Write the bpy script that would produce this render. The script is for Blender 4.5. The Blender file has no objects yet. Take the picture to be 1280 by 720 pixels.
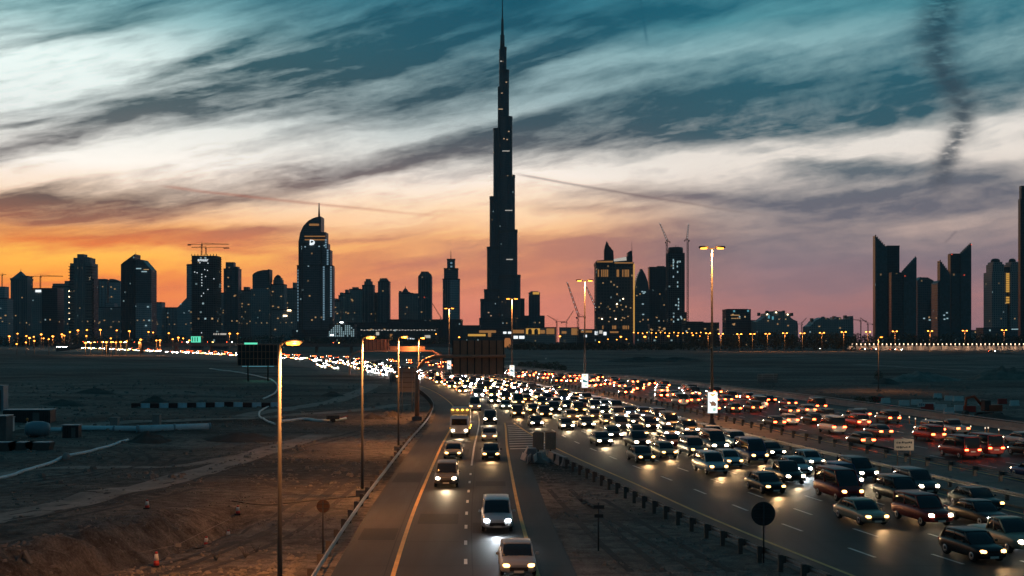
import bpy, bmesh, math, random
from mathutils import Vector, Matrix
random.seed(7)
R = math.radians
SC = bpy.context.scene
COL = SC.collection
PI = math.pi

# ------------------------------------------------------------------ camera
F, HC, HZ = 1500.0, 12.0, 424.0        # focal length in photo pixels, camera height, horizon row
cam_d = bpy.data.cameras.new('camera')
cam = bpy.data.objects.new('camera', cam_d); COL.objects.link(cam)
cam.location = (0, 0, HC); cam.rotation_euler = (PI/2, 0, 0)
cam_d.sensor_width = 36.0; cam_d.lens = 36.0*F/1280.0
cam_d.shift_y = (HZ-360.0)/1280.0
cam_d.clip_start = 0.5; cam_d.clip_end = 30000
SC.camera = cam
SC.view_settings.view_transform = 'Standard'
SC.view_settings.look = 'None'
SC.view_settings.exposure = 0.0
SC.view_settings.gamma = 1.0
SC.view_settings.use_curve_mapping = False

# ------------------------------------------------------------------ sky
W = bpy.data.worlds.new("World"); SC.world = W; W.use_nodes = True
NT = W.node_tree
def srgb(c):
    f = lambda v: (v/255/12.92) if v/255 <= 0.04045 else ((v/255+0.055)/1.055)**2.4
    return (f(c[0]), f(c[1]), f(c[2]), 1.0)
class NB:
    """small node building helper"""
    def __init__(s, nt): s.nt = nt
    def _in(s, sock, v):
        if hasattr(v, 'is_output'): s.nt.links.new(v, sock)
        elif v is not None: sock.default_value = v
    def m(s, op, a, b=None, c=None, clamp=False):
        n = s.nt.nodes.new('ShaderNodeMath'); n.operation = op; n.use_clamp = clamp
        s._in(n.inputs[0], a); s._in(n.inputs[1], b)
        if c is not None: s._in(n.inputs[2], c)
        return n.outputs[0]
    def vec(s, x, y, z=0.0):
        n = s.nt.nodes.new('ShaderNodeCombineXYZ')
        s._in(n.inputs[0], x); s._in(n.inputs[1], y); s._in(n.inputs[2], z); return n.outputs[0]
    def sep(s, v):
        n = s.nt.nodes.new('ShaderNodeSeparateXYZ'); s.nt.links.new(v, n.inputs[0]); return n.outputs
    def noise(s, v, scale, detail=4.0, rough=0.55, dist=0.0, lac=2.0):
        n = s.nt.nodes.new('ShaderNodeTexNoise'); s._in(n.inputs['Vector'], v)
        n.inputs['Scale'].default_value = scale; n.inputs['Detail'].default_value = detail
        n.inputs['Roughness'].default_value = rough; n.inputs['Distortion'].default_value = dist
        n.inputs['Lacunarity'].default_value = lac
        return n.outputs[0]
    def ramp(s, f, stops, interp='LINEAR'):
        n = s.nt.nodes.new('ShaderNodeValToRGB'); s._in(n.inputs[0], f)
        cr = n.color_ramp; cr.interpolation = interp
        while len(cr.elements) < len(stops): cr.elements.new(0.5)
        for e, (p, c) in zip(cr.elements, stops): e.position = p; e.color = c
        return n.outputs[0]
    def mix(s, f, a, b, mode='MIX'):
        n = s.nt.nodes.new('ShaderNodeMix'); n.data_type = 'RGBA'; n.blend_type = mode
        s._in(n.inputs[0], f); s._in(n.inputs[6], a); s._in(n.inputs[7], b); return n.outputs[2]
    def smooth(s, v, lo, hi):
        n = s.nt.nodes.new('ShaderNodeMapRange'); n.interpolation_type = 'SMOOTHSTEP'
        s._in(n.inputs[0], v); n.inputs[1].default_value = lo; n.inputs[2].default_value = hi
        return n.outputs[0]

def build_sky():
    NT.nodes.clear(); b = NB(NT)
    out = NT.nodes.new('ShaderNodeOutputWorld'); bg = NT.nodes.new('ShaderNodeBackground')
    tc = NT.nodes.new('ShaderNodeTexCoord')
    x, y, z = b.sep(tc.outputs['Generated'])
    az = b.m('ARCTAN2', x, y)                 # bearing from straight ahead, radians
    el = b.m('ARCSINE', z)
    def ae(px, py):
        t = (px-640)/F
        return math.atan(t), math.atan((HZ-py)/math.hypot(F, px-640))
    # flow: streaks climb to the right, steeper on the left and higher up
    f1 = b.m('MULTIPLY', az, 0.24)
    f2 = b.m('MULTIPLY', b.m('MULTIPLY', az, az), -0.20)
    kk = b.m('ADD', 0.22, b.m('MULTIPLY', el, 3.0))
    fl = b.m('MULTIPLY', b.m('ADD', f1, f2), kk)
    ef = b.m('SUBTRACT', el, fl)
    # warp
    w1 = b.noise(b.vec(b.m('MULTIPLY', az, 3.0), b.m('MULTIPLY', ef, 9.0), 1.7), 1.0, 3.0, 0.5)
    w2 = b.noise(b.vec(b.m('MULTIPLY', az, 9.0), b.m('MULTIPLY', ef, 30.0), 5.1), 1.0, 4.0, 0.6)
    dw = b.m('ADD', b.m('MULTIPLY', b.m('SUBTRACT', w1, 0.5), 0.035), b.m('MULTIPLY', b.m('SUBTRACT', w2, 0.5), 0.022))
    e2 = b.m('ADD', el, dw)
    efw = b.m('ADD', ef, dw)
    n1 = b.noise(b.vec(b.m('MULTIPLY', az, 4.0), b.m('MULTIPLY', efw, 22.0), 0.3), 1.0, 5.0, 0.55)
    n2 = b.noise(b.vec(b.m('MULTIPLY', az, 14.0), b.m('MULTIPLY', efw, 74.0), 3.3), 1.0, 6.0, 0.62)
    n3 = b.noise(b.vec(b.m('MULTIPLY', az, 44.0), b.m('MULTIPLY', efw, 150.0), 7.3), 1.0, 5.0, 0.65)
    n4 = b.noise(b.vec(b.m('MULTIPLY', az, 6.0), b.m('MULTIPLY', b.m('ADD', ef, b.m('MULTIPLY', az, -0.05)), 120.0), 9.3), 1.0, 3.0, 0.5)
    blobs = SKY_BLOBS
    tot = None
    for (cx, cy, L, Wd, ang, amp) in blobs:
        a0, e0 = ae(cx, cy); ca, sa = math.cos(R(ang)), math.sin(R(ang))
        da = b.m('SUBTRACT', az, a0); de = b.m('SUBTRACT', e2, e0)
        p = b.m('ADD', b.m('MULTIPLY', da, ca/(L/F)), b.m('MULTIPLY', de, sa/(L/F)))
        q = b.m('ADD', b.m('MULTIPLY', da, -sa/(Wd/F)), b.m('MULTIPLY', de, ca/(Wd/F)))
        r2 = b.m('ADD', b.m('MULTIPLY', p, p), b.m('MULTIPLY', q, q))
        g = b.m('MULTIPLY', b.m('POWER', 2.71828, b.m('MULTIPLY', r2, -1.0)), amp)
        tot = g if tot is None else b.m('ADD', tot, g)
    k = b.m('ADD', tot, SKY_BIAS)
    k = b.m('ADD', k, b.m('MULTIPLY', b.m('SUBTRACT', n1, 0.5), SKY_N[0]))
    k = b.smooth(k, -0.15, 1.15)
    rag = b.m('ADD', b.m('MULTIPLY', b.m('SUBTRACT', n2, 0.5), SKY_N[1]), b.m('MULTIPLY', b.m('SUBTRACT', n3, 0.5), SKY_N[2]))
    rag = b.m('ADD', rag, b.m('MULTIPLY', b.m('SUBTRACT', n4, 0.5), SKY_N[3]))
    mask = b.m('ADD', k, rag, clamp=True)
    EM = ae(640, 0)[1]
    fe = b.m('DIVIDE', b.m('ADD', el, b.m('MULTIPLY', dw, 0.9)), EM)
    def stops(lst):   # (photo row, sRGB) -> ramp stops, horizon first
        return [(max(0.0, min(1.0, (HZ-py)/HZ)), srgb(c)) for py, c in sorted(lst, key=lambda t: -t[0])]
    def tri(cols):
        l, c, r = [b.ramp(fe, stops(s)) for s in cols]
        lc = b.mix(b.smooth(az, -0.38, 0.02), l, c)
        return b.mix(b.smooth(az, 0.0, 0.22), lc, r)
    col = b.mix(mask, tri(SKY_BRIGHT), tri(SKY_DARK))
    # condensation trails: thin dark line, twisted smoky one
    def line(p0, p1, wd, amt, fade):
        (a0, e0), (a1, e1) = ae(*p0), ae(*p1)
        L = math.hypot(a1-a0, e1-e0); ux, uy = (a1-a0)/L, (e1-e0)/L
        da = b.m('SUBTRACT', az, a0); de = b.m('SUBTRACT', b.m('ADD', el, b.m('MULTIPLY', dw, 0.12)), e0)
        p = b.m('DIVIDE', b.m('ADD', b.m('MULTIPLY', da, ux), b.m('MULTIPLY', de, uy)), L)
        q = b.m('DIVIDE', b.m('ADD', b.m('MULTIPLY', da, -uy), b.m('MULTIPLY', de, ux)), wd/F)
        g = b.m('POWER', 2.71828, b.m('MULTIPLY', b.m('MULTIPLY', q, q), -1.0))
        w = b.m('MULTIPLY', b.smooth(p, -0.02, 0.05), b.m('SUBTRACT', 1.0, b.smooth(p, 1.0-fade, 1.02)))
        return b.m('MULTIPLY', b.m('MULTIPLY', g, w), amt)
    for ln, tint in SKY_LINES:
        col = b.mix(line(*ln), col, srgb(tint))
    # twisted smoke trail, bearing wanders with height
    a0, e0 = ae(1180, 250); a1, e1 = ae(1172, 0)
    t = b.m('DIVIDE', b.m('SUBTRACT', el, e0), e1-e0)
    wav = b.ramp(t, [((250-py)/250.0, (v, v, v, 1)) for py, v in
        [(250,.50),(220,.44),(195,.54),(165,.66),(130,.72),(105,.60),(80,.44),(50,.38),(20,.44),(0,.52)]], 'B_SPLINE')
    ctr = b.m('ADD', a0, b.m('MULTIPLY', b.m('SUBTRACT', wav, 0.5), 100.0/F))
    tn = b.noise(b.vec(b.m('ADD', b.m('MULTIPLY', az, 62.0), b.m('MULTIPLY', el, 40.0)), b.m('MULTIPLY', el, 170.0), 2.0), 1.0, 6.0, 0.66, 0.15)
    tn2 = b.noise(b.vec(b.m('MULTIPLY', az, 30.0), b.m('MULTIPLY', el, 60.0), 6.0), 1.0, 3.0, 0.6)
    wdt = b.m('ADD', 11.0/F, b.m('MULTIPLY', t, 15.0/F))
    q = b.m('DIVIDE', b.m('ADD', b.m('SUBTRACT', az, ctr), b.m('MULTIPLY', b.m('SUBTRACT', tn2, 0.5), 18.0/F)), wdt)
    g = b.m('POWER', 2.71828, b.m('MULTIPLY', b.m('MULTIPLY', q, q), -1.0))
    g = b.m('MULTIPLY', g, b.m('ADD', 0.35, b.m('MULTIPLY', b.smooth(tn, 0.30, 0.58), 0.62)))
    g = b.m('MULTIPLY', g, b.m('MULTIPLY', b.smooth(t, -0.02, 0.16), 0.92))
    g = b.m('MULTIPLY', g, b.smooth(y, 0.0, 0.3))
    trail = b.ramp(t, [(0.0, srgb((78,78,88))), (0.4, srgb((54,68,78))), (1.0, srgb((10,58,74)))])
    col = b.mix(g, col, trail)
    # away from the afterglow the dusk sky goes dark: overhead and behind
    up = b.smooth(el, 0.27, 0.75)
    back = b.smooth(b.m('ABSOLUTE', az), 0.42, 1.5)
    dusk = b.ramp(b.m('DIVIDE', el, 1.57), [(0.0, srgb(DUSK[0])), (0.35, srgb(DUSK[1])), (1.0, srgb(DUSK[2]))])
    dk = b.m('MAXIMUM', up, back)
    col = b.mix(dk, col, dusk)
    # below the horizon
    col = b.mix(b.smooth(el, 0.0, -0.03), col, srgb((12, 22, 26)))
    NT.links.new(col, bg.inputs[0]); bg.inputs[1].default_value = 1.34
    # physical twilight sky laid under it, very low sun
    sk = NT.nodes.new('ShaderNodeTexSky'); sk.sky_type = 'NISHITA'; sk.sun_disc = False
    sk.sun_elevation = R(0.6); sk.sun_rotation = R(-14.0)
    bg2 = NT.nodes.new('ShaderNodeBackground'); NT.links.new(sk.outputs[0], bg2.inputs[0])
    bg2.inputs[1].default_value = 0.0015
    ad = NT.nodes.new('ShaderNodeAddShader')
    NT.links.new(bg.outputs[0], ad.inputs[0]); NT.links.new(bg2.outputs[0], ad.inputs[1])
    NT.links.new(ad.outputs[0], out.inputs[0])
SKY_BIAS = 0.33
SKY_N = (1.0, 1.3, 0.65, 0.65)
DUSK = ((34, 62, 72), (24, 66, 82), (18, 58, 76))
SKY_BLOBS = [
 (400,85,270,34,18,.85),(560,40,140,18,20,.35),(430,146,230,16,14,.6),(28,157,42,5,12,.6),(130,22,80,12,22,.5),(330,95,90,14,30,.25),
 (180,140,110,9,18,.4),(470,203,200,14,13,.8),(60,255,130,17,4,.95),(150,265,60,10,0,.4),(300,215,120,7,12,.3),
 (850,128,250,26,7,.85),(720,50,140,20,22,.7),(800,14,200,10,3,.5),(960,155,250,14,5,.75),(690,170,110,12,10,.5),(780,95,150,7,10,.25),
 (1040,203,150,13,-7,.7),(1160,250,180,26,3,.75),(850,247,190,10,-3,.5),(790,325,180,36,0,.6),(1180,330,160,50,0,.3),(900,290,150,9,2,.3),
 (1200,100,140,22,5,.3),(1230,20,100,30,0,.2),(500,330,160,8,4,.35),(210,300,120,8,6,.45),(560,310,80,8,0,.25),(470,355,90,7,2,.3),
 (55,95,105,36,10,-.8),(140,203,190,16,12,-.9),(230,40,60,20,30,-.5),(60,50,120,8,14,.45),(90,125,120,6,14,.35),(260,70,120,7,26,.3),(60,180,120,6,12,.35),(40,20,60,20,0,-.1),(330,120,60,10,25,-.2),
 (960,52,190,9,5,-.65),(700,88,60,14,12,-.5),(1160,165,150,12,4,-.7),(850,208,160,12,4,-.85),(1240,185,90,16,0,-.5),(620,140,120,9,14,-.4),
 (430,185,190,9,13,-.6),(560,258,150,24,4,-.6),(1000,285,140,8,3,-.4),(1180,280,60,7,6,-.45),(120,330,200,14,3,-.55),(330,265,110,14,6,-.5),
 (340,165,90,8,14,-.4),(700,290,120,10,2,-.4),(160,300,150,7,3,.5),(330,318,120,6,-3,.5),(90,350,110,5,2,.4),(430,300,110,6,3,.4),(620,345,130,6,0,.35),(240,360,90,5,1,.35),(350,285,90,5,4,.35),(690,262,110,8,-4,.4),(950,345,170,8,0,-.3),(900,395,260,6,2,-.3),(1240,370,60,7,0,-.4),
]
SKY_BRIGHT = [
 [(424,(216,116,80)),(385,(232,122,68)),(350,(250,150,60)),(325,(255,186,76)),(290,(250,176,98)),(255,(246,208,172)),(215,(253,246,236)),(150,(228,234,230)),(90,(226,240,236)),(40,(150,188,190)),(0,(95,150,158))],
 [(424,(208,124,104)),(380,(218,134,110)),(335,(234,152,100)),(300,(248,184,122)),(260,(250,214,176)),(215,(248,236,224)),(170,(190,196,194)),(120,(146,170,174)),(70,(128,162,168)),(30,(75,132,146)),(0,(48,114,132))],
 [(424,(148,108,112)),(385,(166,114,112)),(335,(142,118,124)),(285,(178,156,148)),(250,(188,174,166)),(205,(228,218,208)),(160,(226,220,212)),(120,(128,158,162)),(70,(136,172,176)),(30,(80,138,148)),(0,(70,130,142))],
]
SKY_DARK = [
 [(424,(200,104,82)),(370,(222,114,72)),(310,(224,120,62)),(280,(160,102,78)),(250,(104,86,80)),(200,(116,112,112)),(150,(80,94,98)),(100,(54,82,88)),(50,(50,94,102)),(0,(38,90,104))],
 [(424,(196,112,98)),(370,(190,112,96)),(320,(186,122,102)),(280,(190,132,110)),(240,(150,124,116)),(200,(96,92,96)),(150,(58,78,88)),(100,(42,76,88)),(50,(28,76,92)),(0,(16,76,94))],
 [(424,(132,100,108)),(370,(132,106,114)),(320,(112,104,114)),(250,(100,100,110)),(210,(94,104,112)),(160,(50,84,96)),(110,(38,84,98)),(50,(34,96,112)),(0,(20,88,106))],
]
SKY_LINES = [(((645,218),(1010,278),1.7,.55,.6),(110,90,92)),(((200,232),(610,276),1.8,.45,.5),(170,100,80)),
             (((798,-20),(810,62),2.0,.5,.3),(20,80,98)),(((1196,288),(1178,306),1.5,.5,.3),(110,98,104))]
build_sky()
W.cycles.sampling_method = 'MANUAL'; W.cycles.sample_map_resolution = 256

# ------------------------------------------------------------------ sun: only the last warm glow, from behind the skyline
sd = bpy.data.lights.new('sun', 'SUN'); sun = bpy.data.objects.new('sun', sd); COL.objects.link(sun)
sd.energy = 0.008; sd.angle = R(8); sd.color = (1.0, 0.62, 0.38)
sun.rotation_euler = Vector((math.sin(R(14)), -math.cos(R(14)), -0.09)).to_track_quat('-Z', 'Y').to_euler()
SC.cycles.max_bounces = 5; SC.cycles.diffuse_bounces = 2; SC.cycles.glossy_bounces = 3
SC.cycles.transmission_bounces = 2; SC.cycles.transparent_max_bounces = 4
SC.cycles.sample_clamp_indirect = 3.0; SC.cycles.use_denoising = True
SC.cycles.caustics_reflective = False; SC.cycles.caustics_refractive = False

# ------------------------------------------------------------------ helpers
class MB:
    """collects boxes, prisms, tubes and lathes into one bmesh; build() links them as ONE mesh object"""
    def __init__(s): s.bm = bmesh.new()
    def face(s, pts, mi=0):
        vs = [s.bm.verts.new(p) for p in pts]
        try: f = s.bm.faces.new(vs); f.material_index = mi; return f
        except ValueError: return None
    def box(s, c, size, rz=0.0, mi=0, M=None, bev=0.0):
        x, y, z = [v/2 for v in size]
        m = Matrix.Translation(c) @ Matrix.Rotation(rz, 4, 'Z')
        if M is not None: m = Matrix.Translation(c) @ M
        if bev > 0:
            b = bmesh.new(); bmesh.ops.create_cube(b, size=1.0)
            bmesh.ops.scale(b, vec=size, verts=b.verts)
            bmesh.ops.bevel(b, geom=b.edges[:], offset=bev, segments=2, affect='EDGES', profile=0.6)
            bmesh.ops.transform(b, matrix=m, verts=b.verts); s._merge(b, mi); return
        v = [s.bm.verts.new(m @ Vector((a*x, b*y, c2*z))) for a in (-1, 1) for b in (-1, 1) for c2 in (-1, 1)]
        for q in ((0,1,3,2),(4,6,7,5),(0,4,5,1),(2,3,7,6),(0,2,6,4),(1,5,7,3)):
            f = s.bm.faces.new([v[i] for i in q]); f.material_index = mi
    def _merge(s, b, mi):
        mp = {}
        for vv in b.verts: mp[vv] = s.bm.verts.new(vv.co)
        for f in b.faces:
            try:
                g = s.bm.faces.new([mp[vv] for vv in f.verts]); g.material_index = mi; g.smooth = f.smooth
            except ValueError: pass
        b.free()
    def prism(s, poly, y0, y1, mi=0):
        """polygon in XZ, extruded along Y"""
        n = len(poly)
        a = [s.bm.verts.new((p[0], y0, p[1])) for p in poly]; b = [s.bm.verts.new((p[0], y1, p[1])) for p in poly]
        s.bm.faces.new(a).material_index = mi; s.bm.faces.new(b[::-1]).material_index = mi
        for i in range(n):
            s.bm.faces.new([a[i], b[i], b[(i+1) % n], a[(i+1) % n]][::-1]).material_index = mi
    def column(s, poly, z0, z1, mi=0, top=1.0):
        """polygon in XY, extruded along Z (top scales the upper outline about its centre)"""
        n = len(poly); cx = sum(p[0] for p in poly)/n; cy = sum(p[1] for p in poly)/n
        a = [s.bm.verts.new((p[0], p[1], z0)) for p in poly]
        b = [s.bm.verts.new((cx+(p[0]-cx)*top, cy+(p[1]-cy)*top, z1)) for p in poly]
        s.bm.faces.new(a[::-1]).material_index = mi; s.bm.faces.new(b).material_index = mi
        for i in range(n):
            s.bm.faces.new([a[i], a[(i+1) % n], b[(i+1) % n], b[i]]).material_index = mi
    def tube(s, pts, r, n=8, mi=0, cap=True):
        """round bar through points; r number or list"""
        pts = [Vector(p) for p in pts]; rs = r if isinstance(r, (list, tuple)) else [r]*len(pts)
        rings = []
        for i, p in enumerate(pts):
            t = (pts[min(i+1, len(pts)-1)]-pts[max(i-1, 0)]).normalized()
            u = Vector((0, 0, 1)) if abs(t.z) < 0.95 else Vector((1, 0, 0))
            a = t.cross(u).normalized(); b = t.cross(a).normalized()
            rings.append([s.bm.verts.new(p + (a*math.cos(2*PI*k/n)+b*math.sin(2*PI*k/n))*rs[i]) for k in range(n)])
        for i in range(len(rings)-1):
            for k in range(n):
                f = s.bm.faces.new([rings[i][k], rings[i][(k+1) % n], rings[i+1][(k+1) % n], rings[i+1][k]])
                f.material_index = mi; f.smooth = True
        if cap:
            s.bm.faces.new(rings[0][::-1]).material_index = mi; s.bm.faces.new(rings[-1]).material_index = mi
    def lathe(s, prof, c=(0, 0, 0), n=16, mi=0, axis='Z'):
        rings = []
        for r, z in prof:
            ring = []
            for k in range(n):
                a = 2*PI*k/n; v = Vector((r*math.cos(a), r*math.sin(a), z))
                if axis == 'X': v = Vector((v.z, v.x, v.y))
                if axis == 'Y': v = Vector((v.x, v.z, v.y))
                ring.append(s.bm.verts.new(v + Vector(c)))
            rings.append(ring)
        for i in range(len(rings)-1):
            for k in range(n):
                f = s.bm.faces.new([rings[i][k], rings[i][(k+1) % n], rings[i+1][(k+1) % n], rings[i+1][k]]); f.material_index = mi; f.smooth = True
        s.bm.faces.new(rings[0][::-1]).material_index = mi; s.bm.faces.new(rings[-1]).material_index = mi
    def build(s, name, mats, parent=None, loc=None, rz=0.0, smooth=False, bevel=0.0):
        bmesh.ops.recalc_face_normals(s.bm, faces=s.bm.faces[:])
        me = bpy.data.meshes.new(name); s.bm.to_mesh(me); s.bm.free()
        for m in (mats if isinstance(mats, (list, tuple)) else [mats]): me.materials.append(m)
        if smooth:
            for p in me.polygons: p.use_smooth = True
        o = bpy.data.objects.new(name, me); COL.objects.link(o)
        if parent: o.parent = parent
        if loc is not None: o.location = loc
        o.rotation_euler.z = rz
        if bevel:
            md = o.modifiers.new('bevel', 'BEVEL'); md.width = bevel; md.segments = 2; md.limit_method = 'ANGLE'
        return o
def tag(o, label=None, cat=None, group=None, kind=None):
    if label: o['label'] = label
    if cat: o['category'] = cat
    if group: o['group'] = group
    if kind: o['kind'] = kind
    return o
def empty(name, loc, label, cat, group=None, rz=0.0):
    o = bpy.data.objects.new(name, None); COL.objects.link(o); o.location = loc; o.rotation_euler.z = rz
    o.empty_display_size = 0.5
    return tag(o, label, cat, group)
def copy_tree(o, parent=None):
    c = o.copy(); COL.objects.link(c)
    if parent: c.parent = parent
    for ch in KIDS.get(o.name, []) or [k for k in o.children]: copy_tree(ch, c)
    return c
KIDS = {}
def light(name, typ, loc, energy, col, parent=None, size=0.2, spot=None, rot=None, blend=0.6):
    d = bpy.data.lights.new(name, typ); d.energy = energy; d.color = col; d.shadow_soft_size = size
    if typ == 'SPOT': d.spot_size = R(spot); d.spot_blend = blend
    o = bpy.data.objects.new(name, d); COL.objects.link(o); o.location = loc
    if rot is not None: o.rotation_euler = rot
    if parent: o.parent = parent
    return o
def text_mesh(txt, size, mat, name, parent, loc, rot, thick=0.05):
    cu = bpy.data.curves.new(name, 'FONT'); cu.body = txt; cu.size = size; cu.extrude = thick
    cu.align_x = 'CENTER'; cu.align_y = 'CENTER'; cu.resolution_u = 3
    t = bpy.data.objects.new('tmp', cu); COL.objects.link(t)
    dg = bpy.context.evaluated_depsgraph_get(); me = bpy.data.meshes.new_from_object(t.evaluated_get(dg))
    bpy.data.objects.remove(t); bpy.data.curves.remove(cu)
    me.name = name; me.materials.clear(); me.materials.append(mat)
    o = bpy.data.objects.new(name, me); COL.objects.link(o); o.parent = parent; o.location = loc; o.rotation_euler = rot
    return o

# photo pixel -> world
def G(px, py, z=0.0):
    Y = F*(HC-z)/(py-HZ); return Vector(((px-640)/F*Y, Y, z))
def X_(px, d): return (px-640)/F*d
def Z_(py, d): return HC+(HZ-py)/F*d

# ------------------------------------------------------------------ materials
def newmat(name):
    m = bpy.data.materials.new(name); m.use_nodes = True
    nt = m.node_tree; p = nt.nodes['Principled BSDF']; return m, nt, p, NB(nt)
def pm(name, col, rough=0.7, metal=0.0, var=0.25, scale=2.0, bump=0.0, bscale=None, rvar=0.1, spec=None):
    m, nt, p, b = newmat(name)
    tc = nt.nodes.new('ShaderNodeTexCoord').outputs['Object']
    n = b.noise(tc, scale, 5.0, 0.6); n2 = b.noise(tc, scale*7.3, 4.0, 0.6)
    f = b.m('ADD', b.m('MULTIPLY', n, 0.65), b.m('MULTIPLY', n2, 0.35))
    lo = tuple(c*(1-var) for c in col)+(1,); hi = tuple(min(1, c*(1+var)) for c in col)+(1,)
    nt.links.new(b.ramp(f, [(0.3, lo), (0.7, hi)]), p.inputs['Base Color'])
    nt.links.new(b.m('ADD', rough-rvar/2, b.m('MULTIPLY', n2, rvar), clamp=True), p.inputs['Roughness'])
    p.inputs['Metallic'].default_value = metal
    if spec is not None: p.inputs['Specular IOR Level'].default_value = spec
    if bump:
        bn = nt.nodes.new('ShaderNodeBump'); bn.inputs['Strength'].default_value = bump; bn.inputs['Distance'].default_value = 0.02
        nt.links.new(b.noise(tc, bscale or scale*12, 5.0, 0.6), bn.inputs['Height']); nt.links.new(bn.outputs[0], p.inputs['Normal'])
    return m
def em(name, col, strength):
    m, nt, p, b = newmat(name)
    p.inputs['Base Color'].default_value = (*[c*0.3 for c in col], 1); p.inputs['Emission Color'].default_value = (*col, 1)
    p.inputs['Emission Strength'].default_value = strength; p.inputs['Roughness'].default_value = 0.4
    return m
def facade(name, glass, wall, lit=0.02, fx=3.4, fz=3.8, strength=1.6, warm=0.6, band=0.32, mull=0.22, rough=0.25, vert=0.0):
    """curtain wall / punched windows: floors and bays from object metres, a few panes lit"""
    m, nt, p, b = newmat(name)
    tc = nt.nodes.new('ShaderNodeTexCoord').outputs['Object']; nr = nt.nodes.new('ShaderNodeNewGeometry').outputs['Normal']
    x, y, z = b.sep(tc); nx, ny, nz = b.sep(nr)
    side = b.m('GREATER_THAN', b.m('ABSOLUTE', nx), b.m('ABSOLUTE', ny))
    u = b.m('ADD', b.m('MULTIPLY', x, b.m('SUBTRACT', 1.0, side)), b.m('MULTIPLY', y, side))
    cu, cz = b.m('DIVIDE', u, fx), b.m('DIVIDE', z, fz)
    fu, fzz = b.m('FRACT', cu), b.m('FRACT', cz)
    iu, iz = b.m('FLOOR', cu), b.m('FLOOR', cz)
    inw = b.m('MULTIPLY', b.m('GREATER_THAN', fu, mull), b.m('GREATER_THAN', fzz, band))
    wn = nt.nodes.new('ShaderNodeTexWhiteNoise'); wn.noise_dimensions = '3D'
    nt.links.new(b.vec(iu, b.m('ADD', iz, 0.5), b.m('ADD', b.m('MULTIPLY', side, 17.0), 3.0)), wn.inputs['Vector'])
    wf = nt.nodes.new('ShaderNodeTexWhiteNoise'); wf.noise_dimensions = '2D'
    nt.links.new(b.vec(iz, 4.0, 0), wf.inputs['Vector'])
    clus = b.noise(b.vec(b.m('MULTIPLY', iu, 0.16), b.m('MULTIPLY', iz, 0.10), side), 1.0, 2.0, 0.5)
    thr = b.m('MULTIPLY', b.smooth(clus, 0.36, 0.66), lit*2.0)
    on = b.m('MULTIPLY', b.m('LESS_THAN', wn.outputs['Value'], thr), inw)
    flat = b.m('LESS_THAN', b.m('ABSOLUTE', nz), 0.5)
    on = b.m('MULTIPLY', on, flat)
    pane = b.m('MULTIPLY', wn.outputs['Value'], 0.5)
    g = b.mix(pane, (*glass, 1), (*[c*1.9 for c in glass], 1))
    big = b.noise(tc, 0.02, 3.0, 0.5)
    wl = b.mix(big, (*[c*0.75 for c in wall], 1), (*[c*1.25 for c in wall], 1))
    if vert: wl = b.mix(b.m('MULTIPLY', b.m('GREATER_THAN', b.m('FRACT', b.m('DIVIDE', u, vert)), 0.5), 0.45), wl, (*[c*0.5 for c in wall], 1))
    nt.links.new(b.mix(b.m('MULTIPLY', inw, flat), wl, g), p.inputs['Base Color'])
    nt.links.new(b.m('SUBTRACT', 0.75, b.m('MULTIPLY', inw, 0.75-rough)), p.inputs['Roughness'])
    sepc = b.sep(wn.outputs['Color'])
    ec = b.mix(b.m('LESS_THAN', sepc[1], warm), (0.65, 0.95, 1.0, 1), (1.0, 0.62, 0.28, 1))
    nt.links.new(ec, p.inputs['Emission Color']); p.inputs['Specular IOR Level'].default_value = 0.22
    nt.links.new(b.m('MULTIPLY', on, b.m('MULTIPLY', b.m('ADD', 0.08, b.m('MULTIPLY', sepc[2], 0.38)), strength)), p.inputs['Emission Strength'])
    return m
MT = {}
MT['steel'] = pm('galvanised_steel', (0.34, 0.33, 0.32), 0.5, 0.7, 0.2, 1.5)
MT['rust_post'] = pm('weathered_steel', (0.10, 0.085, 0.075), 0.7, 0.3, 0.3, 3.0)
MT['dark_metal'] = pm('dark_painted_metal', (0.045, 0.042, 0.042), 0.5, 0.3, 0.25, 2.0)
MT['pole'] = pm('painted_lamp_pole', (0.075, 0.07, 0.062), 0.5, 0.4, 0.2, 1.0)
MT['concrete'] = pm('concrete', (0.30, 0.28, 0.26), 0.85, 0, 0.25, 0.6, 0.4)
MT['concrete_dark'] = pm('old_concrete', (0.14, 0.135, 0.13), 0.9, 0, 0.3, 0.5, 0.3)
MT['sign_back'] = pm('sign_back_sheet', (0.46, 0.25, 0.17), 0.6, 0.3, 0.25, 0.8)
MT['sign_grey'] = pm('grey_sign_back', (0.22, 0.21, 0.21), 0.55, 0.4, 0.2, 0.8)
MT['white'] = pm('white_paint', (0.74, 0.72, 0.68), 0.6, 0, 0.12, 2.0)
MT['red'] = pm('red_plastic', (0.45, 0.04, 0.03), 0.5, 0, 0.2, 2.0)
MT['orange'] = pm('orange_paint', (0.6, 0.2, 0.03), 0.5, 0, 0.2, 2.0)
MT['blue_grey'] = pm('blue_grey_sheet', (0.20, 0.30, 0.34), 0.5, 0.1, 0.2, 1.0)
MT['black'] = pm('black_rubber', (0.02, 0.02, 0.021), 0.7, 0, 0.2, 3.0)
MT['soil'] = pm('dark_soil', (0.085, 0.07, 0.058), 0.95, 0, 0.35, 0.35, 0.8, 3.0)
MT['lamp_warm'] = em('sodium_lamp', (1.0, 0.29, 0.03), 6.0)
MT['lamp_far'] = em('far_sodium_lamp', (1.0, 0.31, 0.04), 11.0)
MT['lamp_white'] = em('white_lamp', (0.9, 0.97, 1.0), 8.0)
MT['lamp_cream'] = em('cream_lamp', (1.0, 0.72, 0.42), 10.0)
MT['gold_light'] = em('golden_interior_light', (1.0, 0.52, 0.10), 0.6)
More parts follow.
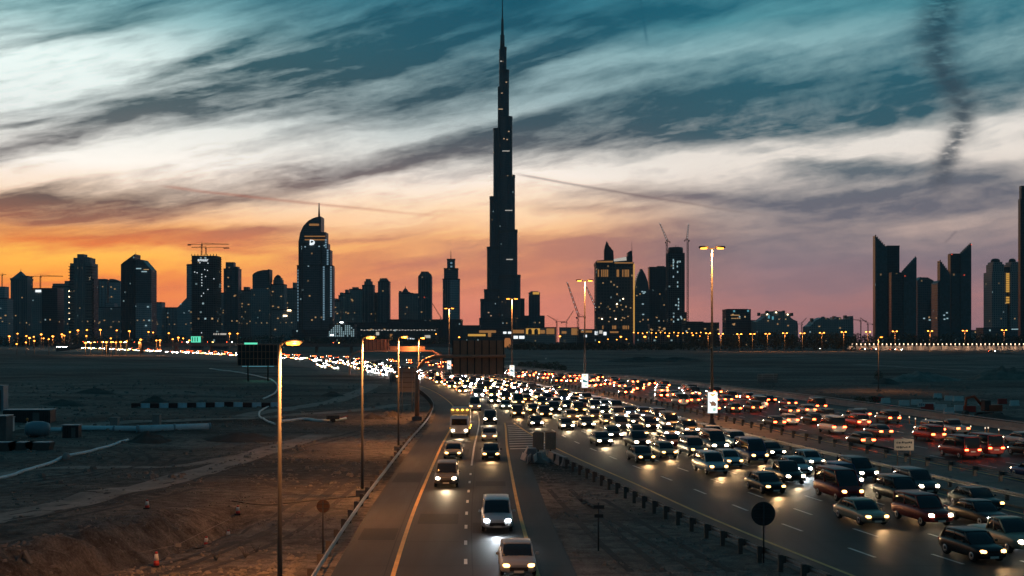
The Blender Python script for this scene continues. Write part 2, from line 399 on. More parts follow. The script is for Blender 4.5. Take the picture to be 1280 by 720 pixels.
MT['gold_dim'] = em('dim_golden_light', (1.0, 0.45, 0.14), 0.28)
MT['white_light'] = em('white_sign_light', (0.88, 0.96, 1.0), 1.3)
MT['green_light'] = em('green_sign_light', (0.15, 0.95, 0.60), 0.9)
MT['teal_light'] = em('teal_light', (0.18, 0.6, 0.75), 0.5)
MT['red_light'] = em('red_aviation_light', (1.0, 0.08, 0.03), 1.6)
# ------------------------------------------------------------------ road lines as x(Y)
from mathutils import noise as MN
def curve(pts):
    """monotone-ish cubic through (x, Y) points, linear beyond"""
    ys = [p[1] for p in pts]; xs = [p[0] for p in pts]; n = len(pts)
    d = [(xs[i+1]-xs[i])/(ys[i+1]-ys[i]) for i in range(n-1)]
    t = [d[0]]+[(d[i-1]*(ys[i+1]-ys[i])+d[i]*(ys[i]-ys[i-1]))/(ys[i+1]-ys[i-1]) for i in range(1, n-1)]+[d[-1]]
    def f(Y):
        if Y <= ys[0]: return xs[0]+t[0]*(Y-ys[0]), t[0]
        if Y >= ys[-1]: return xs[-1]+t[-1]*(Y-ys[-1]), t[-1]
        i = max(k for k in range(n-1) if ys[k] <= Y)
        h = ys[i+1]-ys[i]; s = (Y-ys[i])/h
        x = (2*s**3-3*s*s+1)*xs[i]+(s**3-2*s*s+s)*h*t[i]+(-2*s**3+3*s*s)*xs[i+1]+(s**3-s*s)*h*t[i+1]
        dx = ((6*s*s-6*s)*xs[i]+(3*s*s-4*s+1)*h*t[i]+(-6*s*s+6*s)*xs[i+1]+(3*s*s-2*s)*h*t[i+1])/h
        return x, dx
    return f
MED = curve([(47.5,50),(40.3,85),(37.0,105),(33.9,123),(31.3,140),(26.6,182),(22.0,223),(14.6,267),(2.0,338),(-18,400),(-36,480),(-58,580),(-82,650),(-168,840),(-348,1200),(-715,1900)])
LFT = curve([(-9.2,50),(-9.7,61),(-10.4,80),(-11.0,105),(-11.5,130),(-12.3,180),(-13.8,210),(-17.5,245),(-24,290),(-35,345),(-62,439),(-112,570),(-205,760),(-300,950),(-480,1230),(-790,1800)])
def xm(Y, d):
    x, s = MED(Y); return x+d*math.sqrt(1+s*s)
def xl(Y, d):
    x, s = LFT(Y); return x+d*math.sqrt(1+s*s)
def yrows(a, b):
    r = [a]
    while r[-1] < b: r.append(min(b, r[-1]+max(2.5, 0.018*abs(r[-1]))))
    return r
def strip(mb, fa, fb, rows, z):
    pa = [(fa(Y), Y, z) for Y in rows]; pb = [(fb(Y), Y, z) for Y in rows]
    va = [mb.bm.verts.new(p) for p in pa]; vb = [mb.bm.verts.new(p) for p in pb]
    for i in range(len(rows)-1): mb.bm.faces.new([va[i], vb[i], vb[i+1], va[i+1]])

# ------------------------------------------------------------------ terrain
def sstep(v, a, b):
    t = max(0.0, min(1.0, (v-a)/(b-a))); return t*t*(3-2*t)
TR = [(-27.0,58.0),(-24.5,62.5),(-22.8,67.0),(-21.2,73.0),(-20.2,79.0),(-18.8,86.0)]
def seg_d(x, y):
    best = 1e9; par = 0
    for i in range(len(TR)-1):
        (ax, ay), (bx, by) = TR[i], TR[i+1]
        t = max(0, min(1, ((x-ax)*(bx-ax)+(y-ay)*(by-ay))/((bx-ax)**2+(by-ay)**2)))
        d = math.hypot(x-ax-t*(bx-ax), y-ay-t*(by-ay))
        if d < best: best = d; par = (i+t)/(len(TR)-1); sg = (bx-ax)*(y-ay)-(by-ay)*(x-ax)
    return best*(1 if sg > 0 else -1), par
def hgt(x, y):
    if y > -40:
        dl = xl(max(y, 0), -1.6)-x; dr = x-xm(max(y, 0), 40.0)
        d = max(dl, dr)
    else: d = 0
    if d <= 0: return -0.03
    mg = 3+0.03*max(0, y)
    k = sstep(d, mg*0.3, mg*2.5+8)
    n = MN.fractal(Vector((x*0.018, y*0.018, 0.3)), 0.9, 2.1, 5)
    n2 = MN.fractal(Vector((x*0.16, y*0.16, 4.0)), 0.8, 2.1, 4)
    h = k*(n*0.8+0.15+n2*0.26*max(0.25, 1-y/500.0))
    if -32 < x < -14 and 52 < y < 95:
        sd, par = seg_d(x, y)
        w = sstep(par, 0.0, 0.12)*(1-sstep(par, 0.8, 1.0))
        rough = MN.fractal(Vector((x*0.55, y*0.55, 9.0)), 0.9, 2.0, 4)
        h += w*(-1.9*math.exp(-((sd+0.6)/2.0)**2) + 0.42*math.exp(-((sd-3.2)/1.8)**2)*(0.8+0.7*rough))
        h += 0.5*rough*w*math.exp(-(sd/4.5)**2)
    return h-0.03
def lin_rows():
    ys = [-150, -60, -10, 15, 30, 42]
    y = 50.0
    while y < 110: ys.append(y); y += 0.45
    while y < 5000: ys.append(y); y *= 1.0085 if y < 900 else 1.03
    return ys
def build_terrain():
    ys = lin_rows(); NX = 300
    bm = bmesh.new(); prev = None
    for y in ys:
        half = max(60, 0.62*max(y, 0)+45); row = []
        for i in range(NX+1):
            t = 2*i/NX-1; x = half*t
            if i in (0, NX): x *= 1.4
            z = hgt(x, y) if 0 < i < NX else 0.0
            row.append(bm.verts.new((x, y, z)))
        if prev:
            for i in range(NX): bm.faces.new([prev[i], prev[i+1], row[i+1], row[i]])
        prev = row
    me = bpy.data.meshes.new('ground'); bm.to_mesh(me); bm.free()
    for p in me.polygons: p.use_smooth = True
    m, nt, p, b = newmat('desert_sand')
    tc = nt.nodes.new('ShaderNodeTexCoord').outputs['Object']; x, y, z = b.sep(tc)
    v = b.vec(x, y, 0)
    a = b.noise(v, 0.012, 6.0, 0.6); c = b.noise(b.vec(b.m('MULTIPLY', x, 0.25), y, 0), 0.05, 5.0, 0.62, 0.6); d = b.noise(v, 0.9, 6.0, 0.7)
    e = b.noise(v, 9.0, 4.0, 0.7)
    col = b.ramp(b.m('ADD', b.m('MULTIPLY', a, 0.45), b.m('MULTIPLY', c, 0.55)),
                 [(0.37, (0.050, 0.042, 0.036, 1)), (0.47, (0.145, 0.127, 0.11, 1)), (0.56, (0.25, 0.22, 0.19, 1)), (0.66, (0.35, 0.31, 0.27, 1))])
    col = b.mix(0.85, col, b.ramp(d, [(0.36, (0.38, 0.37, 0.36, 1)), (0.62, (1.3, 1.3, 1.3, 1))]), 'MULTIPLY')
    col = b.mix(0.7, col, b.ramp(e, [(0.35, (0.4, 0.4, 0.4, 1)), (0.62, (1.2, 1.2, 1.2, 1))]), 'MULTIPLY')
    nt.links.new(col, p.inputs['Base Color']); p.inputs['Roughness'].default_value = 0.95
    p.inputs['Specular IOR Level'].default_value = 0.15
    rip = b.noise(b.vec(b.m('MULTIPLY', b.m('ADD', x, b.m('MULTIPLY', y, 0.5)), 0.35), b.m('MULTIPLY', y, 1.6), 0), 0.8, 4.0, 0.55, 0.8)
    hh = b.m('ADD', b.m('MULTIPLY', rip, 0.34), b.m('ADD', b.m('MULTIPLY', d, 0.30), b.m('MULTIPLY', e, 0.06)))
    bn = nt.nodes.new('ShaderNodeBump'); bn.inputs['Strength'].default_value = 0.9; bn.inputs['Distance'].default_value = 1.0
    nt.links.new(hh, bn.inputs['Height']); nt.links.new(bn.outputs[0], p.inputs['Normal'])
    me.materials.append(m)
    o = bpy.data.objects.new('ground', me); COL.objects.link(o); tag(o, kind='structure')
build_terrain()

# ------------------------------------------------------------------ asphalt
def asphalt_mat():
    m, nt, p, b = newmat('asphalt')
    tc = nt.nodes.new('ShaderNodeTexCoord').outputs['Object']; x, y, z = b.sep(tc)
    big = b.noise(tc, 0.05, 4.0, 0.55); fine = b.noise(tc, 14.0, 4.0, 0.7)
    pat = b.noise(b.vec(b.m('MULTIPLY', x, 0.8), b.m('MULTIPLY', y, 0.06), 0), 1.0, 4.0, 0.6)
    f = b.m('ADD', b.m('MULTIPLY', big, 0.35), b.m('ADD', b.m('MULTIPLY', fine, 0.25), b.m('MULTIPLY', pat, 0.4)))
    nt.links.new(b.ramp(f, [(0.38, (0.010, 0.010, 0.011, 1)), (0.62, (0.046, 0.042, 0.039, 1))]), p.inputs['Base Color'])
    nt.links.new(b.m('ADD', 0.44, b.m('MULTIPLY', pat, 0.36)), p.inputs['Roughness'])
    p.inputs['Specular IOR Level'].default_value = 0.2
    bn = nt.nodes.new('ShaderNodeBump'); bn.inputs['Strength'].default_value = 0.25; bn.inputs['Distance'].default_value = 0.02
    nt.links.new(fine, bn.inputs['Height']); nt.links.new(bn.outputs[0], p.inputs['Normal'])
    return m
MT['asphalt'] = asphalt_mat()
MT['line_white'] = pm('white_road_paint', (0.62, 0.60, 0.56), 0.6, 0, 0.3, 0.7)
MT['line_yellow'] = pm('yellow_road_paint', (0.60, 0.34, 0.07), 0.6, 0, 0.3, 0.7)
MT['gravel'] = pm('gravelly_sand', (0.19, 0.155, 0.125), 0.95, 0, 0.4, 0.5, 0.9, 6.0)
mb = MB()
strip(mb, lambda Y: xl(Y, .5), lambda Y: xl(Y, 13.0), yrows(-60, 130), 0.0)
strip(mb, lambda Y: xm(Y, -29.5), lambda Y: xm(Y, -4.2), yrows(-60, 130), 0.0)
strip(mb, lambda Y: xl(Y, .5), lambda Y: xm(Y, -4.2), yrows(130, 2300), 0.0)
tag(mb.build('highway_road', MT['asphalt']), kind='structure')
mb = MB(); strip(mb, lambda Y: xm(Y, 4.2), lambda Y: xm(Y, 36.0), yrows(-60, 2300), 0.0)
tag(mb.build('outbound_road', MT['asphalt']), kind='structure')
mb = MB()                                                            # median, a raised kerbed bed
rows = yrows(-60, 900)
strip(mb, lambda Y: xm(Y, -4.2), lambda Y: xm(Y, 4.2), rows, 0.12)
for d in (-4.2, 4.2):
    va = [mb.bm.verts.new((xm(Y, d), Y, -0.03)) for Y in rows]; vb = [mb.bm.verts.new((xm(Y, d), Y, 0.12)) for Y in rows]
    for i in range(len(rows)-1): mb.bm.faces.new([va[i], va[i+1], vb[i+1], vb[i]])
tag(mb.build('median_strip', MT['gravel']), kind='structure')
# far frontage road on the right and the dirt tracks on the site
def poly_strip(mb, pts, w, z=None, dz=0.02, step=3.0):
    c = [Vector((p[0], p[1])) for p in pts]; dense = []
    for i in range(len(c)-1):
        p0, p1, p2, p3 = c[max(0, i-1)], c[i], c[i+1], c[min(len(c)-1, i+2)]
        n = max(2, int((p2-p1).length/step))
        for k in range(n):
            t = k/n
            dense.append(0.5*((2*p1)+(p2-p0)*t+(2*p0-5*p1+4*p2-p3)*t*t+(3*p1-p0-3*p2+p3)*t**3))
    dense.append(c[-1]); NW = 5; prev = None
    for i, p in enumerate(dense):
        t = (dense[min(i+1, len(dense)-1)]-dense[max(i-1, 0)]).normalized(); nrm = Vector((t.y, -t.x)); row = []
        for j in range(NW+1):
            q = p+nrm*w*(j/NW-0.5)
            row.append(mb.bm.verts.new((q.x, q.y, (hgt(q.x, q.y) if z is None else z)+dz)))
        if prev:
            for j in range(NW): mb.bm.faces.new([prev[j], prev[j+1], row[j+1], row[j]])
        prev = row
    return dense
mb = MB(); poly_strip(mb, [G(620,436),G(760,436.4),G(900,437),G(1060,438),G(1180,440.6),G(1290,443),G(1400,446)], 16.0, step=20, dz=1.2)
tag(mb.build('frontage_road', MT['asphalt']), kind='structure')
MT['track'] = pm('packed_sand_track', (0.23, 0.20, 0.17), 0.95, 0, 0.5, 0.5, 0.9, 3.0)
for i, (pts, w) in enumerate([([(-40,56),(-35,66),(-32,80),(-29,100),(-27,122),(-24,150)], 3.2), ([(-48,105),(-40,112),(-32,116),(-27,124)], 2.4), ([(-75,150),(-55,168),(-38,186),(-27,200),(-20,222)], 4.0),
    ([G(300,520),G(420,500),G(470,480)], 4.0), ([G(1290,470),G(1180,462),G(1060,456)], 8.0)]):
    mb = MB(); poly_strip(mb, [(p[0], p[1]) for p in pts], w, dz=0.03, step=1.5)
    tag(mb.build('dirt_track', MT['track'], smooth=True), kind='structure')

# tyre ruts pressed into the sand, and loose stones
MT['rut'] = pm('rut_sand', (0.045, 0.038, 0.032), 0.95, 0, 0.5, 0.8, 0.9, 4.0)
for pts in ([(-41,60),(-34,72),(-30,86),(-27,104),(-23,130)], [(-37,57),(-33,68),(-29,80),(-26,95)], [(-52,92),(-44,98),(-38,108),(-37,120),(-44,132)], [(-47,90),(-40,97),(-35.5,108),(-35,122)], [(-34,118),(-26,128),(-21,146),(-18,170)],
            [(-20,62),(-16.5,74),(-15,92),(-15.5,120)], [(-17.5,60),(-14.4,74),(-13.6,100)], [(7.0,62),(5.5,76),(3.8,96)], [(10.5,62),(8.4,74),(6.0,90)], [(-64,140),(-50,160),(-36,172),(-24,190)], [(-80,200),(-60,225),(-48,260)]):
    mb = MB()
    for off in (-.85, .85): poly_strip(mb, [(p[0]+off, p[1]) for p in pts], .42, dz=.022, step=1.0)
    tag(mb.build('tyre_track', MT['rut'], smooth=True), kind='structure')
def stones():
    rr = random.Random(31); bm = bmesh.new(); n = 0
    while n < 6800:
        far = n >= 5200; Y = 100+rr.random()*230 if far else 57+rr.random()**1.8*130; left = rr.random() < .8
        if far: x = xl(Y, -3-rr.random()*Y*.36) if rr.random() < .7 else xm(Y, 41+rr.random()*60)
        elif left: x = xl(Y, -1.5-rr.random()**1.3*min(45, Y*.45))
        else:
            a, c = xl(Y, 13.4), xm(Y, -30.6)
            if c-a < 1 or Y > 125: continue
            x = rr.uniform(a, c)
        if MN.noise(Vector((x*.22, Y*.22, 2))) < rr.uniform(-.25, .35): continue
        s_ = rr.choice((.12,.16,.2,.3,.42) if far else (.04,.05,.06,.08,.11,.16)); z = hgt(x, Y); a0 = rr.uniform(0,6.3); st = rr.uniform(.8,1.6)
        lo = []; up = []
        for k in range(5):
            an = a0+2*PI*k/5; ca, sa = math.cos(an), math.sin(an); q = rr.uniform(.8,1.15)*s_
            lo.append(bm.verts.new((x+ca*q*st, Y+sa*q, z-s_*.2))); up.append(bm.verts.new((x+ca*q*st*.55, Y+sa*q*.55, z+s_*rr.uniform(.4,.75))))
        for k in range(5): bm.faces.new([lo[k], lo[(k+1) % 5], up[(k+1) % 5], up[k]])
        bm.faces.new(up); n += 1
    me = bpy.data.meshes.new('stones'); bm.to_mesh(me); bm.free(); me.materials.append(pm('stone', (0.20,0.175,0.15), .9, 0, .5, .6)); o = bpy.data.objects.new('stones', me); COL.objects.link(o)
    tag(o, 'loose stones scattered over the sand and the gravel island', 'stones', kind='stuff')
stones()
# ------------------------------------------------------------------ markings
def dash(mb, f, y0, y1, on, gap, w, z=0.006):
    y = y0
    while y < y1:
        e = min(y1, y+on); k = 2 if on < 12 else max(2, int((e-y)/8))
        rows = [y+(e-y)*i/k for i in range(k+1)]
        strip(mb, lambda Y: f(Y)-w/2, lambda Y: f(Y)+w/2, rows, z); y = e+gap
def solid(mb, f, y0, y1, w, z=0.006): strip(mb, lambda Y: f(Y)-w/2, lambda Y: f(Y)+w/2, yrows(y0, y1), z)
ym, wm = MB(), MB()
solid(ym, lambda Y: xl(Y, 3.65), -40, 330, 0.24); solid(ym, lambda Y: xl(Y, 11.0), -40, 172, 0.24)
solid(ym, lambda Y: xm(Y, -27.3), -40, 172, 0.24); solid(ym, lambda Y: xm(Y, -5.6), -40, 700, 0.24)
solid(ym, lambda Y: xm(Y, 5.6), -40, 700, 0.24); solid(ym, lambda Y: xm(Y, 31.5), -40, 700, 0.24)
dash(wm, lambda Y: xl(Y, 7.35), 40, 112, 1.5, 4.5, 0.18); solid(wm, lambda Y: xl(Y, 7.35), 114, 215, 0.18)
for k in range(5): dash(wm, lambda Y: xm(Y, -9.2-3.6*k), 40+2*k, 560, 3.0, 6.0, 0.2)
for k in range(6): dash(wm, lambda Y: xm(Y, 9.3+3.75*k), 40+2*k, 560, 3.0, 6.0, 0.2)
y = 131.0
while y < 168:                                                       # hatched gore
    a, c = xl(y, 11.3), xm(y, -27.6)
    if c-a > 0.5: wm.face([(a, y, .007), (c, y+1.0, .007), (c, y+1.6, .007), (a, y+0.6, .007)])
    y += 3.2
tag(ym.build('yellow_line_marking', MT['line_yellow']), kind='structure')
tag(wm.build('white_line_marking', MT['line_white']), kind='structure')

# repair patches and sealed joints
pr_ = random.Random(5); pd, pl = MB(), MB()
def patch(mb, f, y, L, w): strip(mb, lambda Y: f(Y)-w/2, lambda Y: f(Y)+w/2, [y, y+L/2, y+L], 0.003)
for i in range(26):
    lane = pr_.choice([lambda Y: xl(Y, 5.5), lambda Y: xl(Y, 9.1), lambda Y: xl(Y, 2.0)] if i % 2 else [(lambda d: (lambda Y: xm(Y, d)))(pr_.choice((-11,-14.6,-18.2,-21.8,-25.4,8,12,19)))])
    patch(pd if pr_.random() < .65 else pl, lane, pr_.uniform(58, 150), pr_.uniform(2, 11), pr_.uniform(.8, 2.8))
for y in (63.5,71,79.2,88,97,108,119,131):
    j = pr_.uniform(-.2,.2); pd.face([(xl(y,.6), y, .0035), (xl(y,12.8), y+j, .0035), (xl(y,12.8), y+j+.09, .0035), (xl(y,.6), y+.09, .0035)])
    pd.face([(xm(y,-29.3), y, .0035), (xm(y,-4.4), y+j, .0035), (xm(y,-4.4), y+j+.1, .0035), (xm(y,-29.3), y+.1, .0035)])
solid(pd, lambda Y: xl(Y, 7.7), 40, 160, .07, .0035); solid(pd, lambda Y: xl(Y, 3.2), 40, 160, .06, .0035)
tag(pd.build('asphalt_patch', pm('fresh_asphalt', (.009,.009,.010), .8, 0, .3, .8, .3, 20)), kind='structure')
tag(pl.build('asphalt_patch', pm('worn_asphalt', (.062,.058,.054), .8, 0, .3, .8, .3, 20)), kind='structure')

# ------------------------------------------------------------------ guardrails
WB = [(0.0,.80),(0.06,.77),(0.06,.70),(0.0,.66),(0.0,.62),(0.06,.58),(0.06,.51),(0.0,.48)]
def guardrail(name, f, y0, y1, side, label, mat, step=4.0, h=0.0):
    root = empty(name, (f(y0), y0, h), label, 'guardrail')
    rows = [y0+(y1-y0)*i/int((y1-y0)/4) for i in range(int((y1-y0)/4)+1)]
    m = MB(); prev = None
    for Y in rows:
        prof = [(side*a, z) for a, z in WB]; prof += [(side*(a-0.008), z) for a, z in WB[::-1]]
        row = [m.bm.verts.new((f(Y)+a-f(y0), Y-y0, z)) for a, z in prof]
        if prev:
            n = len(row)
            for k in range(n): m.bm.faces.new([prev[k], prev[(k+1) % n], row[(k+1) % n], row[k]])
        prev = row
    m.build('rail', mat, root)
    pb = MB(); pb.box((-side*0.26, 0, 0.36), (0.24, 0.24, 0.98)); pb.box((-side*0.08, 0, 0.62), (0.16, 0.22, 0.38))
    p0 = None; y = y0+0.5; cnt = 0
    while y < y1 and cnt < 99:
        if p0 is None: p = p0 = pb.build('post', MT['rust_post'], root)
        else: p = p0.copy(); COL.objects.link(p)
        p.parent = root
        p.location = (f(y)-f(y0), y-y0, 0); y += step; cnt += 1
    return root
guardrail('guardrail', lambda Y: xl(Y, 0.0), 42, 330, 1, 'steel guardrail curving along the left edge of the slip road, beside orange sand', MT['steel'])
guardrail('guardrail', lambda Y: xm(Y, -30.1), 46, 118, 1, 'steel guardrail with dark posts along the gravel island between slip road and highway', MT['steel'], 2.6)
guardrail('guardrail', lambda Y: xm(Y, -3.4), 60, 400, -1, 'median guardrail on the side of the headlight traffic', MT['steel'], 4.0, .12)
guardrail('guardrail', lambda Y: xm(Y, 3.4), 60, 400, 1, 'median guardrail on the side of the tail light traffic', MT['steel'], 4.0, .12)
# concrete parapet on the right
root = empty('concrete_barrier', (xm(100, 37), 100, 0), 'long pale concrete barrier along the far right edge of the outbound road', 'barrier')
m = MB(); prev = None; PR = [(-.32,-.03),(-.3,.12),(-.12,.35),(-.08,.95),(.08,.95),(.12,.35),(.3,.12),(.32,-.03)]
for Y in yrows(60, 700):
    row = [m.bm.verts.new((xm(Y, 37)+a-xm(100, 37), Y-100, z)) for a, z in PR]
    if prev:
        for k in range(len(row)-1): m.bm.faces.new([prev[k], prev[k+1], row[k+1], row[k]])
    prev = row
m.build('wall', MT['concrete'], root)
m = MB(); m.tube([(xm(Y, 37)-xm(100, 37), Y-100, 1.15) for Y in yrows(60, 500)], 0.06, 6); m.build('handrail', MT['steel'], root)
# ------------------------------------------------------------------ skyline
FA = [
 facade('glass_tower_facade', (0.063, 0.095, 0.109), (0.158, 0.179, 0.189), 0.012, 3.2, 3.9, 0.9, 0.5),
 facade('concrete_tower_facade', (0.074, 0.095, 0.105), (0.357, 0.357, 0.347), 0.022, 3.6, 3.5, 0.9, 0.6, 0.45, 0.45, 0.3),
 facade('ribbed_tower_facade', (0.059, 0.084, 0.097), (0.273, 0.294, 0.304), 0.010, 4.2, 3.6, 0.9, 0.6, 0.30, 0.4, 0.3, 9.0),
 facade('dark_glass_facade', (0.029, 0.046, 0.055), (0.084, 0.101, 0.109), 0.010, 3.0, 3.9, 1.0, 0.35),
 facade('pale_block_facade', (0.105, 0.158, 0.179), (0.462, 0.504, 0.514), 0.016, 3.8, 3.6, 0.8, 0.5, 0.5, 0.25, 0.3),
 facade('unfinished_tower_facade', (0.025, 0.029, 0.032), (0.158, 0.158, 0.158), 0.030, 4.0, 3.8, 1.3, 0.25, 0.25, 0.2, 0.8),
 facade('hotel_facade', (0.042, 0.050, 0.055), (0.126, 0.122, 0.118), 0.045, 5.0, 5.2, 0.85, 0.8, 0.45, 0.5, 0.35),
]
MT['roof'] = pm('roof_slab', (0.16, 0.165, 0.17), 0.8, 0, 0.2, 0.05)
MT['cladding'] = pm('dark_cladding', (0.06, 0.066, 0.07), 0.5, 0.2, 0.2, 0.05)
MT['cladding_pale'] = pm('pale_cladding', (0.20, 0.22, 0.225), 0.5, 0.1, 0.2, 0.05)
MT['spire'] = pm('spire_steel', (0.10, 0.105, 0.11), 0.4, 0.6, 0.2, 0.05)

class Tower:
    """a tower given by photo columns and rows at its own distance; parts are built round the Empty at its base"""
    def __init__(s, name, cx, d, label, cat='tower', group=None):
        s.d = d; s.cx = cx; s.X = X_(cx, d)
        s.root = empty(name, (s.X, d, 0), label, cat, group)
    def x(s, px): return (px-s.cx)/F*s.d
    def z(s, py): return Z_(py, s.d)
    def block(s, mb, x0, x1, yt, yb=None, dep=30.0, dy=0.0, mi=0):
        a, b = s.x(x0), s.x(x1); z1 = s.z(yt); z0 = 0 if yb is None else s.z(yb)
        mb.box(((a+b)/2, dy+dep/2, (z0+z1)/2), (b-a, dep, z1-z0), mi=mi)
    def part(s, name, mat, blocks):
        mb = MB()
        for bk in blocks: s.block(mb, *bk[:4], **(bk[4] if len(bk) > 4 else {}))
        return mb.build(name, mat, s.root)
    def prof(s, name, mat, pts, y0, y1):
        mb = MB(); mb.prism([(s.x(px), s.z(py) if py is not None else 0.0) for px, py in pts], y0, y1); return mb.build(name, mat, s.root)
    def ledges(s, name, mat, x0, x1, yt, yb, step, dep, out=0.8, dy=0.0, th=0.7):
        """floor slabs that stand proud of the wall on three sides"""
        mb = MB(); z = s.z(yb); zt = s.z(yt); a, b = s.x(x0)-out, s.x(x1)+out
        while z < zt: mb.box(((a+b)/2, dy+dep/2-out/2, z), (b-a, dep+out, th)); z += step
        return mb.build(name, mat, s.root)
    def fins(s, name, mat, xs, yt, yb, w=1.0, out=0.8, dy=0.0):
        mb = MB(); z0 = 0 if yb is None else s.z(yb); z1 = s.z(yt)
        for px in xs: mb.box((s.x(px), dy-out/2, (z0+z1)/2), (w, out, z1-z0))
        return mb.build(name, mat, s.root)
    def lights(s, mat, spots, w=3.0, h=2.0, dy=-0.6, name='lit_window'):
        """lit windows, each its own pane"""
        base = None
        for px, py in spots:
            if base is None:
                mb = MB(); mb.box((0, 0, 0), (w, 0.5, h)); o = base = mb.build(name, mat, s.root)
            else: o = base.copy(); COL.objects.link(o); o.parent = s.root
            o.location = (s.x(px), dy, s.z(py))
    def mast(s, px, yt, yb, r=0.8, dy=8.0, name='mast'):
        mb = MB(); mb.tube([(s.x(px), dy, s.z(yb)-1), (s.x(px), dy, s.z(yt))], [r, r*0.35], 6); return mb.build(name, MT['spire'], s.root)
rnd = random.Random(11)
def scatter(n, x0, x1, y0, y1): return [(rnd.uniform(x0, x1), rnd.uniform(y0, y1)) for _ in range(n)]

def simple(name, x0, x1, yt, d, fa, label, dep=28.0, crown=(), top=None, lit=0, lit_y=None, cat='tower', group=None, fins=0, ledge=None, litmat='lamp_win'):
    t = Tower(name, (x0+x1)/2, d, label, cat, group)
    t.part('tower_body', FA[fa], [(x0, x1, yt, None, dict(dep=dep))])
    if crown: t.part('crown', FA[fa], [(a, b, c, e, dict(dep=dep*0.7, dy=dep*0.12)) for a, b, c, e in crown])
    hw = 0.25*(1500/d)
    t.part('roof_edge', MT['cladding'], [(x0-hw*0.6, x1+hw*0.6, yt-0.5, yt+0.9, dict(dep=dep+1.2, dy=-0.6))])
    if fins: t.fins('facade_fin', MT['cladding'], [x0+(x1-x0)*(i+0.5)/fins for i in range(fins)], yt+1, None, 1.1, 0.9)
    if ledge: t.ledges('balcony', MT['cladding'], x0, x1, yt+2, 424, ledge, dep, 0.9)
    if lit: t.lights(MT['win_warm'], scatter(lit, x0+1, x1-1, *(lit_y or (yt+6, 412))), 3.2, 2.0)
    return t
MT['win_warm'] = em('lit_window_warm', (1.0, 0.58, 0.24), 0.42)
MT['win_cool'] = em('lit_window_cool', (0.62, 0.92, 1.0), 0.5)
MT['win_blue'] = em('lit_strip_blue', (0.45, 0.75, 0.95), 0.34)
MT['tower_dot'] = em('tower_work_light', (0.85, 0.95, 1.0), 1.2)
# --- left group
simple('residential_tower', -6, 9, 373, 2300, 4, 'low teal tower cut off by the left edge of the photo', crown=[(-6,5,358,373)], lit=2)
t = Tower('pyramid_tower', 23.5, 2450, 'tower with a pyramid roof and small spire near the left edge')
t.part('tower_body', FA[2], [(13.2,33.8,350,None,dict(dep=30))]); t.fins('facade_fin', MT['cladding_pale'], [15,18.5,22,25.5,29,32], 352, None, 1.6, 1.0)
t.part('cornice', MT['cladding_pale'], [(12.8,34.2,347.5,350.2,dict(dep=32,dy=-1))])
t.part('upper_block', FA[2], [(24,33.6,344.5,347.6,dict(dep=26,dy=2))])
mb = MB(); a = t.x(14.5); c = t.x(30); zb, zt = t.z(347.5), t.z(338.5)
mb.column([(a,1),(c,1),(c,29),(a,29)], zb, zt, top=0.04); mb.build('roof', MT['cladding_pale'], t.root); t.mast(22.3, 335, 340, 0.7, 15, 'spire')
t.lights(MT['win_warm'], [(19.5,394.5),(28,372)])
simple('office_block', 34, 41, 385, 2500, 4, 'narrow grey block between the pyramid roofed tower and the block with a white roof sign', lit=2, crown=[(34,39,384,386)])
t = Tower('sign_block', 56, 2300, 'dark block with a small white lit sign at its top left corner')
t.part('tower_body', FA[1], [(39.6,52.6,361.5,None,dict(dep=30))]); t.part('annex', FA[3], [(52.6,72.2,360.5,None,dict(dep=34,dy=-2))])
t.part('roof_edge', MT['cladding'], [(39.4,72.4,360,361.2,dict(dep=36,dy=-3))])
t.part('sign_panel', MT['white_light'], [(44.6,51.5,362.4,365.2,dict(dep=0.6,dy=-1.2))])
simple('stepped_block', 65, 88, 358, 2550, 1, 'stepped tower half hidden behind the block with the white roof sign', crown=[(65,80,354.3,358),(80,88,351,358)], lit=3)
Tw = None
t = Tower('balcony_tower', 100.5, 2200, 'tall dark tower with a stepped crown and balconies standing out along its edges')
t.part('tower_body', FA[1], [(87.5,114.5,329,None,dict(dep=34))]); t.part('crown', FA[1], [(91,112,322,329,dict(dep=28,dy=3)),(95,103,317.3,322,dict(dep=20,dy=6)),(103,109,321,322,dict(dep=20,dy=6))])
t.part('side_wing', FA[3], [(111.5,116.5,348,None,dict(dep=24,dy=4)),(86,88,333,None,dict(dep=24,dy=4))])
t.ledges('balcony', MT['cladding'], 87, 92, 330, 418, 5.4, 20, 1.3, -1.5, 1.2); t.ledges('balcony', MT['cladding'], 109, 115.5, 332, 418, 5.4, 20, 1.3, -1.5, 1.2)
t.fins('facade_fin', MT['cladding_pale'], [95,98.5,102,105.5], 324, None, 1.8, 1.0); t.lights(MT['lamp_cream'], [(112.4,348),(86.6,364),(86.6,371),(86.6,378),(86.6,385),(86.6,392),(86.6,399)], 1.4, 1.4)
simple('twin_tower', 117.5, 133.5, 350, 2650, 4, 'left of the pair of pale towers beside the dark balcony tower', crown=[(119,131,348.4,350)], lit=3, fins=4)
t = simple('twin_tower', 136, 150.5, 352, 2650, 4, 'right of the pair of pale towers, next to the slant roofed tower', lit=3)
t.prof('crown', MT['cladding_pale'], [(136,352),(136,348.4),(141,348.6),(150.5,352)], 3, 24)
simple('banded_block', 129, 151, 384, 2350, 4, 'low pale block with horizontal bands in front of the pair of pale towers', ledge=4.2, crown=[(131,142,379,384)], lit=2)
simple('banded_block', 117, 129, 384, 2380, 4, 'short plain block at the foot of the pair of pale towers', lit=1)
t = Tower('slant_roof_tower', 170, 2150, 'dark tower whose roof rises to a point and slopes away to the right')
t.prof('tower_body', FA[3], [(151,None),(151,330.5),(154.5,327.5),(168.4,317.5),(168.4,None)], 0, 34)
